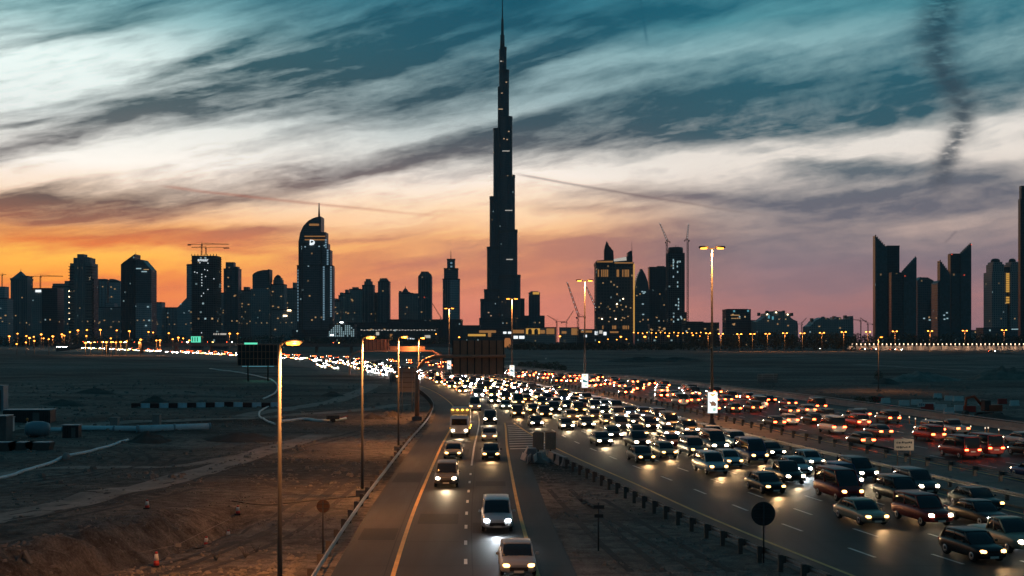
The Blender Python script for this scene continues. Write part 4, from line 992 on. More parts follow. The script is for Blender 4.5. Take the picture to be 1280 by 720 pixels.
t = Tower('edge_tower', 1283, 1700, 'very tall dark tower cut off by the right edge of the photo'); t.part('tower_body', SL, [(1275.6,1302,248.5,None,dict(dep=8))]); t.part('upper_tier', SL, [(1276.8,1298,232,248.5,dict(dep=7,dy=.5))]); t.fins('facade_fin', MT['cladding'], [1277.5,1281,1285,1290], 250, None, 1, .8)
simple('low_block', 1204, 1222, 413, 2000, 4, 'low pale block with white lights right of the slant topped towers', cat='building', dep=20, lit=4, lit_y=(413.5,416))
# --- dotted lit building, low lit mall front
t = simple('dotted_block', 411, 443, 406, 1850, 3, 'low dark building covered in a grid of white lit windows', cat='building', dep=30, crown=[(424,432,402.5,406)])
g = []
for j in range(6):
    for i in range(13):
        px = 412+i*2.5; py = 407.4+j*2.5
        if (j > 2 or abs(i-6.5) < 4+j) and rnd.random() < 0.85 and py < 422: g.append((px, py))
t.lights(MT['win_cool'], g[:70], 1.7, 1.5); t.lights(MT['lamp_white'], [(415,419),(427,403)], 5, 1.6)
# ------------------------------------------------------------------ street lamps
SOD = (1.0, 0.37, 0.10)
def lamp_head(parent, loc, sx, big=1.0, mat=None):
    m = MB(); m.lathe([(.05*big,-.42*big),(.16*big,-.36*big),(.2*big,0),(.16*big,.36*big),(.05*big,.42*big)], n=10, axis='X')
    h = m.build('lamp_head', MT['pole'], parent, loc); h.scale = (1, 1, .6)
    m = MB(); m.lathe([(.03*big,-.30*big),(.15*big,-.24*big),(.18*big,0),(.15*big,.24*big),(.03*big,.30*big)], n=10, axis='X')
    l = m.build('lens', mat or MT['lamp_warm'], h, (0, -.02, -.12*big)); return h
def single_lamp(x, y, h, label, power=8200):
    r = empty('street_lamp', (x, y, 0), label, 'street lamp', 'sodium lamps along the slip road')
    m = MB(); m.box((0,0,.25), (.9,.9,.5), bev=.03); m.build('base', MT['concrete_dark'], r)
    m = MB(); m.tube([(0,0,.4),(0,0,1.5),(0,0,h)], [.125,.115,.07], 12); m.tube([(0,0,.4),(0,0,.55)], [.28,.2], 12); m.build('pole', MT['pole'], r)
    m = MB(); m.tube([(0,0,h-.05),(.2,0,h+.12),(.55,0,h+.2)], [.07,.06,.05], 8); m.build('arm', MT['pole'], r)
    lamp_head(r, (.62,0,h+.16), 1, 1.15)
    light('lamp_light', 'SPOT', (.62,0,h-.12), power, SOD, r, .25, 150, (0, R(6), 0), .7)
    light('lamp_glow', 'POINT', (.75,-.35,h-.1), power*.055, SOD, r, .15)
    return r
single_lamp(-10.7, 55.3, 11.75, 'nearest tall single street lamp, its base below the left lower edge')
single_lamp(-11.45, 91.8, 12.05, 'second nearest single street lamp, standing behind the guardrail of the slip road')
single_lamp(-12.25, 129.5, 12.15, 'third single street lamp from the camera, in front of the grey sign backs')
single_lamp(-14.1, 181, 12.1, 'fourth single street lamp, just behind the arched gantry post')
def double_lamp(x, y, h, label, banner=True, power=22000, pic=0):
    r = empty('highway_lamp', (x, y, .1), label, 'street lamp', 'tall double lamps in the median')
    m = MB(); m.lathe([(.55,0),(.55,.15),(.34,.3),(.3,.9)], n=14); m.build('base', MT['dark_metal'], r)
    m = MB(); m.tube([(0,0,.8),(0,0,h*.5),(0,0,h)], [.22,.16,.10], 12); m.build('pole', MT['pole'], r)
    m = MB(); m.tube([(-1.0,0,h+.1),(0,0,h-.15),(1.0,0,h+.1)], .07, 8); m.build('crossarm', MT['pole'], r)
    for s in (-1, 1):
        lamp_head(r, (s*1.15,0,h+.1), s, 1.7)
    light('lamp_light', 'SPOT', (0,-.3,h-.3), power, SOD, r, .6, 140, (0,0,0), .8); light('lamp_glow', 'POINT', (0,-1.0,h+.15), power*.02, SOD, r, .2)
    if banner:
        b = empty('lit_banner', (x, y-.45, 3.2), '', 'banner')
        b['label'] = {0:'nearest of the glowing white banners on the median lamps, brown picture',1:'second glowing white banner, with a teal picture, on a median lamp pole',2:'third glowing white banner along the median, right of the gantry sign',3:'farthest and smallest glowing white banner, left of the gantry sign'}[pic]
        b['group'] = 'lit banners on the median lamps'
        m = MB(); m.box((0,0,0), (1.42,.24,3.0), bev=.03); m.build('frame', MT['white'], b)
        m = MB(); m.box((0,-.135,0), (1.3,.02,2.86)); m.build('panel', MT['banner_white'], b)
        m = MB(); m.tube([(-.5,.25,1.2),(.5,.25,1.2)], .04, 6); m.tube([(-.5,.25,-1.2),(.5,.25,-1.2)], .04, 6); m.build('bracket', MT['steel'], b)
        m = MB(); m.prism([(-.28,1.25),(-.34,1.08),(-.14,.98),(0,.86),(.14,.98),(.34,1.08),(.28,1.25),(.1,1.15),(-.1,1.15)], -.158, -.148); m.build('emblem', MT['banner_gold'], b)
        m = MB()
        if pic == 0:
            m.prism([(-.5,.1),(-.42,.2),(-.2,.05),(.0,.22),(.25,.1),(.45,-.1),(.5,-.35),(.3,-.5),(.05,-.42),(-.2,-.5),(-.25,-.2)], -.16, -.148); mm = MT['banner_brown']
        else:
            m.prism([(-.45,.25),(-.1,.35),(-.05,.1),(.3,.05),(.55,-.15),(.45,-.32),(-.1,-.3),(-.48,-.15)], -.16, -.148); mm = MT['banner_teal']
        m.build('picture', mm, b)
        m = MB(); m.prism([(.0,-.8),(.42,-.7),(.42,-1.15),(.05,-1.22)], -.16, -.148); m.build('green_mark', MT['banner_green'], b)
MT['banner_white'] = em('backlit_banner', (0.90, 0.97, 0.97), 1.15)
MT['banner_gold'] = em('banner_gold_print', (0.85, 0.55, 0.04), 0.9); MT['banner_brown'] = em('banner_brown_print', (0.22, 0.10, 0.06), 0.9)
MT['banner_teal'] = em('banner_teal_print', (0.05, 0.22, 0.24), 0.9); MT['banner_green'] = em('banner_green_print', (0.45, 0.75, 0.62), 0.9)
double_lamp(X_(890,167), 167, 24.6, 'nearest and tallest double headed lamp, standing in the median', True, 22000, 0)
double_lamp(X_(731,254), 254, 24.3, 'second double headed median lamp, in front of the lit crane', True, 22000, 1)
double_lamp(X_(640,338), 338, 23.3, 'third double headed lamp, seen against the great spire', True, 22000, 2)
double_lamp(X_(561.5,412), 412, 22.5, 'fourth double headed lamp, seen against the needle spire tower', True, 22000, 3)
r = single_lamp(X_(1098,272), 272, 12.4, 'lone single street lamp on the dark ground at the right of the photo', 3000); r['group'] = ''
del r['group']

# far street lamps: pole and glowing head
def far_lamp(px, py, d, label, group, double=False, big=1.0, mat='lamp_far', light_on=False):
    z = Z_(py, d); r = empty('far_street_lamp', (X_(px, d), d, 0), label, 'street lamp', group)
    m = MB(); m.tube([(0,0,0),(0,0,z)], [.22,.14], 6)
    if double: m.tube([(-1.8,0,z-.3),(1.8,0,z-.3)], .12, 5)
    m.build('pole', MT['pole_far'], r)
    for s in ((-1, 1) if double else (0,)):
        m = MB(); m.lathe([(.15,-.5),(.85,-.25),(.95,.1),(.3,.5)], n=8); h = m.build('lamp_head', MT[mat], r, (s*1.9, -.2, z)); h.scale = (big,)*3
    if light_on: light('lamp_light', 'POINT', (0,-2.5,z-2), 5200, SOD, r, .8)
    return r
MT['pole_far'] = pm('far_lamp_pole', (0.30, 0.24, 0.18), 0.6, .2, .2, 1)
ordn = lambda n: str(n)+('th' if 10 <= n % 100 <= 20 else {1:'st',2:'nd',3:'rd'}.get(n % 10, 'th'))
RL = [(885,416.5),(901,417.2),(924,417.6),(940.5,417.4),(959.4,417.2),(981,416.4),(1003,416.6),(1027.4,416),(1054.6,415),(1085,414.8),(1118.5,414.2),(1162.5,413.8),(1206,413.4),(1255,412.6)]
for i, (px, py) in enumerate(RL):
    far_lamp(px, py, 1150, '%s orange lamp from the left in the row before the dark trees' % ordn(i+1), 'row of orange lamps before the dark trees', True, .85, light_on=True)
LL = [(11.7,420.5),(22,417),(33,420),(37,422.5),(42.4,421),(43,426),(51.6,418),(54.5,423),(61,424),(66,420.5),(21,430),(32.5,428),(77.6,418),(80.5,419.5),(87.5,415),(97.5,413),(108.7,412.5),(108,420),(125.5,412.3),(146,413),(138.5,423),(107,428.6),(113.4,428.6),(158.5,426.5),(161.7,414),(185.7,415),(191.5,415.6),(176,424.6),(174,429),(195.6,425.5),(200,425.5),(211,416.5),(216,424),(223,422),(229,423),(236.6,425.5),(287,417),(297,417),(128,427.6),(133,427.8),(139,427.6),(145,428),(151,427.5)]
for i, (px, py) in enumerate(LL):
    d = 1500 if py < 424 else 900
    far_lamp(px, py, d, 'tiny orange street lamp glowing at the foot of the towers on the left', 'orange lamps at the foot of the left towers', False, (1.25 if d > 1000 else .8)*(1.15 if i % 3 == 0 else .85), light_on=(i % 3 == 0))
ML = [(776,421,1.3),(749,427.5,1.0),(806,421,1.6),(835.5,420,1.4),(760,424,.7),(771,424.5,.7),(783,424,.8),(820,421.5,.8),(847,419.5,.9),(866,419,.9),(875,420,.8),(574,421.5,1.0),(545,417.5,.7),(700,420.5,1.2)]+[(792+i*5.6,415.6+(i % 3)*.5,.7) for i in range(16)]
for px, py, b in ML: far_lamp(px, py, 1400, 'tiny orange lamp glowing between the broad hotel and the dark trees', 'orange lamps in front of the middle towers', False, b)

# ------------------------------------------------------------------ gantries and signs
def arch_gantry():
    r = empty('sign_gantry', (-14.1, 178, 0), 'brown cantilever gantry arching over the slip road with a ribbed sign seen from behind', 'gantry')
    m = MB(); zt = 9.4
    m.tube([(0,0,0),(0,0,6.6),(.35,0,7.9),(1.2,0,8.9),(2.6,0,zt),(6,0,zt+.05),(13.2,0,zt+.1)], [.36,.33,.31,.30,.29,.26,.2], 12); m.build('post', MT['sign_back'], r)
    m = MB(); m.box((0,0,.3), (1.5,1.5,.6), bev=.05); m.build('footing', MT['concrete_dark'], r)
    x0, x1, z0, z1 = X_(565,178)+14.1, X_(630.5,178)+14.1, Z_(468,178), Z_(425.5,178)
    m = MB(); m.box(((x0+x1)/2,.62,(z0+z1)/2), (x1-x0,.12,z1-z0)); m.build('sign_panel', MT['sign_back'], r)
    q = None
    for i in range(8):
        if q is None: m = MB(); m.box((0,0,0), (.16,.18,z1-z0)); q = o = m.build('rib', MT['dark_metal'], r)
        else: o = q.copy(); COL.objects.link(o); o.parent = r
        o.location = (x0+.1+(x1-x0-.2)*i/7, .44, (z0+z1)/2)
    m = MB(); m.box(((x0+x1)/2,.36,zt+.1), (x1-x0,.12,.3)); m.build('cross_rail', MT['dark_metal'], r)
arch_gantry()
def portal_gantry():
    d = 405.0; cx = X_(437,d); r = empty('sign_gantry', (cx, d, 0), 'distant arched portal gantry lit orange along its beam, left of the highway', 'gantry')
    xr = X_(552,d)-cx; zb = Z_(438.6,d)
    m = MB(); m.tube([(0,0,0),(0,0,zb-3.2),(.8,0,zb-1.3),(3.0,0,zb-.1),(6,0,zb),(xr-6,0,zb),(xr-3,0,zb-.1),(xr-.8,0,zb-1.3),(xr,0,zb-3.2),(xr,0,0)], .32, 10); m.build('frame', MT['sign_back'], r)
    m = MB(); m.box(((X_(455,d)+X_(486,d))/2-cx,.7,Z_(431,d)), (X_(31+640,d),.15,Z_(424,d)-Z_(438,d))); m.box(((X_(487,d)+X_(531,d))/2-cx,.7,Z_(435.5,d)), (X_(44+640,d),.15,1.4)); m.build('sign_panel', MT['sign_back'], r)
    m = MB()
    for i in range(7): m.box((X_(456+i*4.8,d)-cx,.5,Z_(431,d)), (.18,.2,Z_(424,d)-Z_(438,d)))
    m.build('rib', MT['dark_metal'], r)
    light('lamp_light', 'POINT', (X_(515,d)-cx,-3,zb+1.5), 2600, SOD, r, .3)
portal_gantry()
def post_sign(name, x, y, w, z0, z1, mat, label, posts=2, cat='road sign'):
    r = empty(name, (x, y, 0), label, cat)
    m = MB(); m.box((0,0,(z0+z1)/2), (w,.08,z1-z0), bev=.02); m.build('panel', mat, r)
    m = MB()
    for k in range(1, 5): m.box((0,-.07,z0+(z1-z0)*k/5), (w*.96,.06,.08))
    m.build('stiffener', MT['dark_metal'], r)
    for k in range(posts):
        m = MB(); px = 0 if posts == 1 else (-w*.28 if k == 0 else w*.28); m.tube([(px,-.14,0),(px,-.14,z1)], .07, 8); m.build('post', MT['steel'], r)
    return r
post_sign('road_sign', X_(509,196), 196, 2.9, Z_(490,196), Z_(460,196), MT['sign_grey'], 'grey road sign seen from behind, left of the gantry post')
post_sign('road_sign', X_(491.5,330), 330, 1.8, Z_(478,330), Z_(468,330), MT['sign_grey'], 'small dark sign back beside the far bend of the highway')
post_sign('notice_board', X_(959.5,308), 308, 5.2, Z_(480,308), Z_(467,308), MT['concrete'], 'pale grey notice board standing on the dark sand right of the road', cat='board')
MT['disc_brown'] = pm('brown_disc', (0.10, 0.055, 0.042), .6, .2, .2, 2)
def round_sign(x, y, dia, zc, mat, label):
    r = empty('round_sign', (x, y, 0), label, 'road sign')
    m = MB(); m.lathe([(dia*.5,-.02),(dia*.5,.02)], n=28, axis='Y'); m.build('disc', mat, r, (0,0,zc))
    m = MB(); m.box((0,-.05,zc+dia*.18), (dia*.8,.04,.06)); m.box((0,-.05,zc-dia*.18), (dia*.8,.04,.06)); m.build('bracket', MT['dark_metal'], r)
    m = MB(); m.tube([(0,-.1,0),(0,-.1,zc+dia*.4)], .045, 8); m.build('post', MT['dark_metal'], r)
round_sign(X_(404,67), 67, .74, 2.68, MT['disc_brown'], 'small round sign seen from behind on the orange sand left of the guardrail')
round_sign(X_(954,64.5), 64.5, 1.30, 2.62, MT['dark_metal'], 'large round dark sign seen from behind on the gravel island')
r = empty('marker_post', (X_(748,68), 68, 0), 'thin dark marker post with two small plates on the gravel island', 'post')
m = MB(); m.tube([(0,0,0),(0,0,2.75)], .05, 8); m.build('post', MT['dark_metal'], r)
for z in (2.5, 2.0):
    m = MB(); m.box((.02,-.07,z), (.62 if z > 2.2 else .5,.03,.2)); m.build('plate', MT['dark_metal'], r)
# beige sign on the median with two worn, unreadable lines
r = empty('road_sign', (X_(1130,113), 113, 0), 'small beige sign with two lines of dark lettering in the median', 'road sign')
MT['beige'] = pm('beige_sign_face', (0.80, 0.62, 0.48), 0.6, 0, 0.1, 2)
z0, z1 = Z_(563,113), Z_(548.5,113)
m = MB(); m.box((0,0,(z0+z1)/2), (1.85,.06,z1-z0), bev=.02); m.build('panel', MT['beige'], r)
rs = random.Random(4)
for row, zz in enumerate((z0+(z1-z0)*.68, z0+(z1-z0)*.28)):
    m = MB(); x = -.72
    while x < .66:
        w = rs.uniform(.05,.15); m.box((x+w/2,-.045,zz+rs.uniform(-.03,.03)), (w,.012,rs.uniform(.08,.2))); x += w+rs.uniform(.02,.07)
    m.build('lettering', MT['dark_metal'], r)
for s in (-.6, .6):
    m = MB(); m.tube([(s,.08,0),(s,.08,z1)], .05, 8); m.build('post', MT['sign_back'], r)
# billboard with green lights
d = 330; r = empty('billboard', (X_(322,d), d, 0), 'dark billboard seen from behind with a green lamp on top, behind the nearest lamp', 'billboard')
z0, z1 = Z_(457,d), Z_(431,d); w = X_(640+50,d)
m = MB(); m.box((0,.4,(z0+z1)/2), (w,.25,z1-z0)); m.build('panel', MT['dark_metal'], r)
m = MB()
for i in range(11): m.box((-w/2+w*i/10,.1,(z0+z1)/2), (.14,.25,z1-z0))
for i in range(4): m.box((0,.05,z0+(z1-z0)*i/3), (w,.2,.14))
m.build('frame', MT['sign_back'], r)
for s in (-.25,.25):
    m = MB(); m.tube([(w*s,.5,0),(w*s,.5,z1)], .22, 8); m.build('post', MT['dark_metal'], r)
m = MB(); m.tube([(X_(305-322+640,d),.6,z1+.35),(X_(321-322+640,d),.6,z1+.35)], .24, 8); m.build('lamp', MT['green_light'], r)
m = MB(); m.box((0,.55,z0-.2), (w*.8,.1,.12)); m.build('lower_lamp', MT['teal_light'], r)
light('lamp_light', 'POINT', (0,3.5,z0), 260, (.2,1,.7), r, .5)
# gore: sign back, block, crash cushion
r = empty('gore_sign', (X_(680.5,121), 121, 0), 'brown two panel sign back above a concrete block where the roads part', 'road sign')
for s in (-.62,.62):
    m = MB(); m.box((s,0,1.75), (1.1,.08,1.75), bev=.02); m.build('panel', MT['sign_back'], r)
    m = MB(); m.tube([(s,.12,0),(s,.12,2.5)], .06, 8); m.build('post', MT['dark_metal'], r)
m = MB(); m.prism([(-.9,0),(-.7,.25),(-.35,.4),(-.25,1.0),(.25,1.0),(.35,.4),(.7,.25),(.9,0)], -1.0, 1.0)
o = m.build('concrete_block', MT['concrete'], None, (X_(676,117.5), 117.5, -.02), R(-14)); tag(o, 'pale concrete block at the tip of the gravel island', 'block')
m = MB(); m.prism([(-.45,0),(-.3,.3),(-.2,.85),(.2,.85),(.3,.3),(.45,0)], -3.2, 3.2)
o = m.build('concrete_barrier', MT['concrete'], None, (X_(693,116)+.4, 116.5, -.02), R(11)); tag(o, 'short concrete barrier joining the block to the guardrail', 'barrier')
r = empty('crash_cushion', (X_(663,116), 116, 0), 'battered crash cushion with pale bent panels in front of the concrete block', 'crash cushion')
MT['pink'] = pm('faded_panel', (0.60, 0.46, 0.40), 0.6, .1, .2, 1.5)
m = MB(); m.box((.15,1.6,.75), (.9,1.3,1.2), bev=.1); m.build('nose', MT['sign_grey'], r)
for (x, y, z, rz, ty, L) in ((-.62,.9,.55,.25,.35,1.7),(-.15,-.9,.55,-.12,.12,2.6),(.45,-.6,.6,-.15,-.1,2.2),(-.35,1.9,1.1,.1,.5,1.0)):
    m = MB(); m.box((0,0,0), (.1,L,.7), bev=.03); o = m.build('side_panel', MT['pink'], r, (x,y,z)); o.rotation_euler = (0, ty, rz)

# ------------------------------------------------------------------ the building site, left
def mound(px, py, w, h, dep, label, seed, mat='soil'):
    p = G(px, py); bm = bmesh.new(); NR, NA = 16, 44; rows = []
    for i in range(NR+1):
        t = i/NR; row = []
        for k in range(NA):
            a = 2*PI*k/NA; n = MN.fractal(Vector((math.cos(a)*1.3, math.sin(a)*1.3, seed+t)), .9, 2, 4)
            rr = t*(1+.22*n); x = math.cos(a)*rr*w/2; y = math.sin(a)*rr*dep/2
            z = h*(1-t)**0.85*(1+.35*MN.fractal(Vector((x*.5, y*.5, seed)), .9, 2, 5)) - .12*t
            row.append(bm.verts.new((x, y, z)))
        rows.append(row)
    for i in range(NR):
        for k in range(NA): 
            try: bm.faces.new([rows[i][k], rows[i+1][k], rows[i+1][(k+1) % NA], rows[i][(k+1) % NA]])
            except ValueError: pass
    bmesh.ops.remove_doubles(bm, verts=bm.verts, dist=1e-4)
    me = bpy.data.meshes.new('dirt_mound'); bm.to_mesh(me); bm.free(); me.materials.append(MT[mat])
    for q in me.polygons: q.use_smooth = True
    o = bpy.data.objects.new('dirt_mound', me); COL.objects.link(o); o.location = (p.x, p.y, hgt(p.x, p.y)); tag(o, label, 'mound')
for a in [(186,553,5.6,1.35,4,'dark dirt mound directly in front of the long blue pipes',1),(300,551,11,1.1,5,'broad low dirt bank right of the end of the pipes',2),(193,503,6,1.4,5,'peaked dark mound just behind the striped barrier row',3),
 (78,506,10,1.0,8,'low broken mound beyond the shed on the left',4),(120,493,9,1.2,8,'small dark mound in the far left sand',14),(416,495,6.2,1.0,5,'dark flat mound left of the gantry, out in the open sand',5),(466,523,4.4,.85,3,'dark rubble heap below the third lamp',6),(492,520,3.2,.9,3,'smaller rubble heap close to the gantry foot',7),
 (1150,476,26,3.0,14,'long low mound on the dark sand right of the lone lamp',8,'track'),(1255,476,22,3.6,14,'steep flat topped mound near the right edge of the photo',9,'gravel'),(1108,480,9,1.4,8,'small dark mound at the foot of the long low mound',10),
 (800,452,44,2.4,20,'low dark bank on the sand below the broad hotel',11),(847,450,36,2.4,20,'low dark bank on the sand below the tall highway lamp',12),(1240,524,12,1.0,4,'low spoil heap in front of the digger',13)]: mound(*a)
# striped water barriers: alternate pale and dark
def barrier_block(name, p, w, mat, label, cat, group, rz=0.0, h=.85):
    m = MB(); m.prism([(-w/2,0),(-w/2,h*.9),(-w/2+.06,h),(w/2-.06,h),(w/2,h*.9),(w/2,0)], -.12, .12); m.prism([(-w/2+.02,0),(-w/2+.02,h*.35),(w/2-.02,h*.35),(w/2-.02,0)], -.26, .26)
    o = m.build(name, MT[mat], None, p, rz, bevel=.02); tag(o, label, cat, group); return o
for i in range(16):
    px = 170+i*11.6; p = G(px, 510.5-i*.12); p.z = hgt(p.x, p.y)
    c = ('dark' if i % 2 == 0 else 'pale blue'); mt = ('dark_plastic' if i % 2 == 0 else 'blue_plastic')
    if i == 0: MT['dark_plastic'] = pm('dark_red_plastic', (0.06,0.02,0.02), .5, 0, .2, 2); MT['blue_plastic'] = pm('pale_blue_plastic', (0.55,0.72,0.78), .5, 0, .15, 2)
    barrier_block('plastic_barrier', p, 1.58, mt, '%s block of the striped barrier row, %s from the left end' % (c, ordn(i+1)), 'barrier', 'striped barrier row on the building site')
# long wrapped pipes
MT['pipe'] = pm('wrapped_pipe', (0.55,0.72,0.76), .5, 0, .2, .8)
def pipe(a, b, r, label, name='pipe'):
    pa, pb = G(*a), G(*b); rt = empty(name, pa, label, 'pipe'); dv = pb-pa
    m = MB(); m.tube([(0,0,r), (dv.x,dv.y,r)], r, 14); m.build('barrel', MT['pipe'], rt); u = dv.normalized()
    n = max(2, int(dv.length/4))
    q = None
    for k in range(n+1):
        c = dv*(k/n)
        if q is None: m = MB(); m.tube([(-u.x*.12,-u.y*.12,0),(u.x*.12,u.y*.12,0)], r*1.12, 14); q = o = m.build('collar', MT['blue_grey'], rt)
        else: o = q.copy(); COL.objects.link(o); o.parent = rt
        o.location = (c.x, c.y, r)
pipe((97,540),(190,540.5), .42, 'long pale blue pipe lying left of the second manhole stub'); pipe((172,541.5),(262,538.5), .50, 'thick pale blue pipe lying nearest the dark dirt mound'); pipe((60,541),(95,540), .34, 'short pale pipe between the round tank and the dark generator')
for px, py, lb, hh in ((143.5,533,'left of two pale concrete manhole stubs behind the long pipes',1.5),(196,531,'right of two pale concrete manhole stubs behind the long pipes',1.75)):
    p = G(px, py+4); m = MB(); m.column([(-.48,-.48),(.48,-.48),(.48,.48),(-.48,.48)], 0, hh); m.box((0,0,hh+.06), (1.1,1.1,.14)); o = m.build('manhole_stub', MT['concrete'], None, p); tag(o, lb, 'manhole')
# generator, tank, sheds
def boxy(name, px, py, size, mat, label, cat, parts=True, rz=.08):
    p = G(px, py); r = empty(name, p, label, cat, rz=rz); w, d_, h = size
    m = MB(); m.box((0,0,h/2), size, bev=.04); m.build('body', MT[mat], r)
    m = MB()
    for i in range(int(w/.3)): m.box((-w/2+.15+i*.3,-d_/2-.02,h/2), (.1,.05,h*.85))
    m.build('corrugation', MT[mat], r); m = MB(); m.box((0,0,h+.05), (w+.16,d_+.16,.1)); m.build('roof', MT['blue_grey'], r)
    m = MB(); m.box((w*.2,-d_/2-.05,h*.45), (min(.9,w*.25),.06,h*.8)); m.build('door', MT['concrete_dark'], r); return r
boxy('generator', 90, 547, (1.9,1.5,1.5), 'dark_metal', 'dark generator housing between the round tank and the pipes', 'generator')
boxy('site_shed', 37, 531, (6.4,2.6,2.1), 'dark_metal', 'long dark site shed with a pale roof edge on the far left', 'shed')
boxy('container', 1, 552, (2.0,2.4,3.0), 'concrete_dark', 'grey container cut by the left edge of the photo', 'container')
boxy('cabinet', 13, 540, (.8,.8,1.9), 'white', 'small white cabinet beside the grey container', 'cabinet')
boxy('container', 0.5, 516, (1.7,2.4,4.4), 'blue_grey', 'tall pale blue grey container at the very left edge', 'container')
for px, lb in ((8,'left of the three low skips near the left edge'),(29,'middle of the three low skips near the left edge'),(50,'right of the three low skips near the left edge')):
    p = G(px, 565); r = empty('skip', p, lb, 'skip', 'low skips near the left edge'); m = MB(); m.prism([(-1.1,0),(-1.35,1.0),(1.35,1.0),(1.1,0)], -.7, .7); m.build('bin', MT['rust_post'], r)
    m = MB(); m.box((0,0,1.05), (2.5,1.3,.08)); m.build('cover', MT['blue_grey'], r)
p = G(47, 547); r = empty('water_tank', p, 'rounded grey tank lying between the cabinet and the generator', 'tank')
m = MB(); m.lathe([(.2,-1.5),(.75,-1.3),(.95,-.6),(.95,.6),(.75,1.3),(.2,1.5)], (0,0,1.05), 18, axis='X'); m.build('barrel', MT['blue_grey'], r)
for s in (-.8,.8): m = MB(); m.box((s,0,.2), (.25,1.5,.4)); m.build('saddle', MT['concrete_dark'], r)
p = G(34, 541); r = empty('beacon_post', p, 'slim post with an orange beacon beside the round tank', 'beacon'); m = MB(); m.tube([(0,0,0),(0,0,1.5)], .06, 6); m.build('post', MT['white'], r)
m = MB(); m.lathe([(.16,0),(.18,.3),(.05,.42)], n=8); m.build('beacon', MT['orange'], r, (0,0,1.5))
# pale kerb line and bent hoses
def hose(name, pts, rad, mat, label, cat, flat=False):
    m = MB(); c = [G(*q) for q in pts]; dense = []
    for i in range(len(c)-1):
        p0, p1, p2, p3 = c[max(0,i-1)], c[i], c[i+1], c[min(len(c)-1,i+2)]
        for k in range(6):
            t = k/6; v = 0.5*((2*p1)+(p2-p0)*t+(2*p0-5*p1+4*p2-p3)*t*t+(3*p1-p0-3*p2+p3)*t**3); dense.append(Vector((v.x,v.y,hgt(v.x,v.y)+rad*.8)))
    dense.append(Vector((c[-1].x,c[-1].y,hgt(c[-1].x,c[-1].y)+rad*.8)))
    m.tube(dense, rad, 8); o = m.build(name, MT[mat]); tag(o, label, cat); return o
hose('kerb_line', [(-20,607),(10,597),(40,588),(83,574),(120,564),(160,553)], .16, 'pipe', 'pale kerb like pipe edging the dirt lane on the left', 'pipe')
hose('hose', [(262,462),(300,466),(332,474),(346,482),(344,491),(328,498)], .20, 'white', 'white bent hose winding on the sand left of the nearest lamp', 'hose')
hose('hose', [(337,508),(324,517),(331,526),(344,532)], .15, 'white', 'short white hose below the striped barrier row', 'hose')
hose('cable', [(290,628),(330,632),(380,627),(448,620)], .035, 'black', 'black cable lying on the orange sand to the second lamp', 'cable')
hose('drain_pipe', [(350,529),(380,526),(402,528),(432,524)], .22, 'pipe', 'pale pipe on the sand between the nearest and second lamps', 'pipe')
p = G(83, 576); m = MB(); m.lathe([(.45,0),(.4,.5),(.2,.8)], n=9); o = m.build('valve_box', MT['concrete'], None, p); tag(o, 'small pale lump on the kerb like pipe', 'valve')
def cone(px, py, h, label):
    p = G(px, py); r = empty('traffic_post', (p.x,p.y,hgt(p.x,p.y)), label, 'cone', 'red and white posts along the trench')
    m = MB(); m.box((0,0,.04), (.42,.42,.08), bev=.02); m.build('foot', MT['black'], r)
    m = MB(); m.lathe([(.17,.06),(.135,h*.42)], n=12); m.build('lower_band', MT['red'], r); m = MB(); m.lathe([(.135,h*.42),(.09,h*.85)], n=12); m.build('white_band', MT['white'], r); m = MB(); m.lathe([(.09,h*.85),(.06,h)], n=12); m.build('tip', MT['red'], r)
for px, py, h, lb in ((195.5,708,.8,'red and white cone nearest the camera, beside the trench'),(184,643,.62,'striped post on the far bank of the trench'),(258,674,.58,'striped post halfway along the near bank of the trench'),(285.5,658,.55,'striped post with a thin rod on the near bank of the trench'),(297.5,638,.62,'farthest striped post on the orange sand above the trench')): cone(px, py, h, lb)
p = G(222.5, 690); r = empty('stake_sign', (p.x,p.y,hgt(p.x,p.y)), 'small grey plate on a stake above the trench', 'stake'); m = MB(); m.tube([(0,0,0),(0,0,.6)], .02, 6); m.build('stake', MT['dark_metal'], r); m = MB(); m.box((0,-.03,.62), (.36,.02,.2)); m.build('plate', MT['concrete'], r)
m = MB(); a, b_ = G(172,702), G(286,655)
m.tube([a+Vector((0,0,.45)), a.lerp(G(222.5,690),.98)+Vector((0,0,.42)), b_+Vector((0,0,.3))], .012, 5); tag(m.build('rope', MT['concrete']), 'thin pale rope strung along the trench', 'rope')
p = G(30, 704); m = MB(); m.box((-.2,0,.25), (.1,.4,.7), M=Matrix.Rotation(.5,4,'Y')); m.box((.2,0,.3), (.1,.4,.8), M=Matrix.Rotation(-.5,4,'Y')); o = m.build('scrap_sheet', MT['concrete_dark'], None, (p.x,p.y,hgt(p.x,p.y))); tag(o, 'bent white scrap sheet in the lower left corner', 'scrap')
rs = random.Random(9)
for px, py, lb in ((270,700,'dry twigs nearest the orange cone side of the trench'),(307,697,'leafless shrub on the sand right of the trench'),(320,690,'upright dead stems left of the nearest lamp')):
    p = G(px, py); m = MB()
    for k in range(9):
        a = rs.uniform(0,6.3); l = rs.uniform(.3,.8); b1 = Vector((math.cos(a)*l*.35, math.sin(a)*l*.35, l*.6)); m.tube([(0,0,0), b1, b1+Vector((math.cos(a+.6)*l*.3, math.sin(a+.6)*l*.3, l*.35))], [.02,.013,.006], 4)
    o = m.build('dry_shrub', MT['rust_post'], None, (p.x,p.y,hgt(p.x,p.y))); tag(o, lb, 'shrub')
p = G(416, 528); r = empty('site_cart', p, 'dark cart with a red part on the sand between lamps', 'cart', rz=.3)
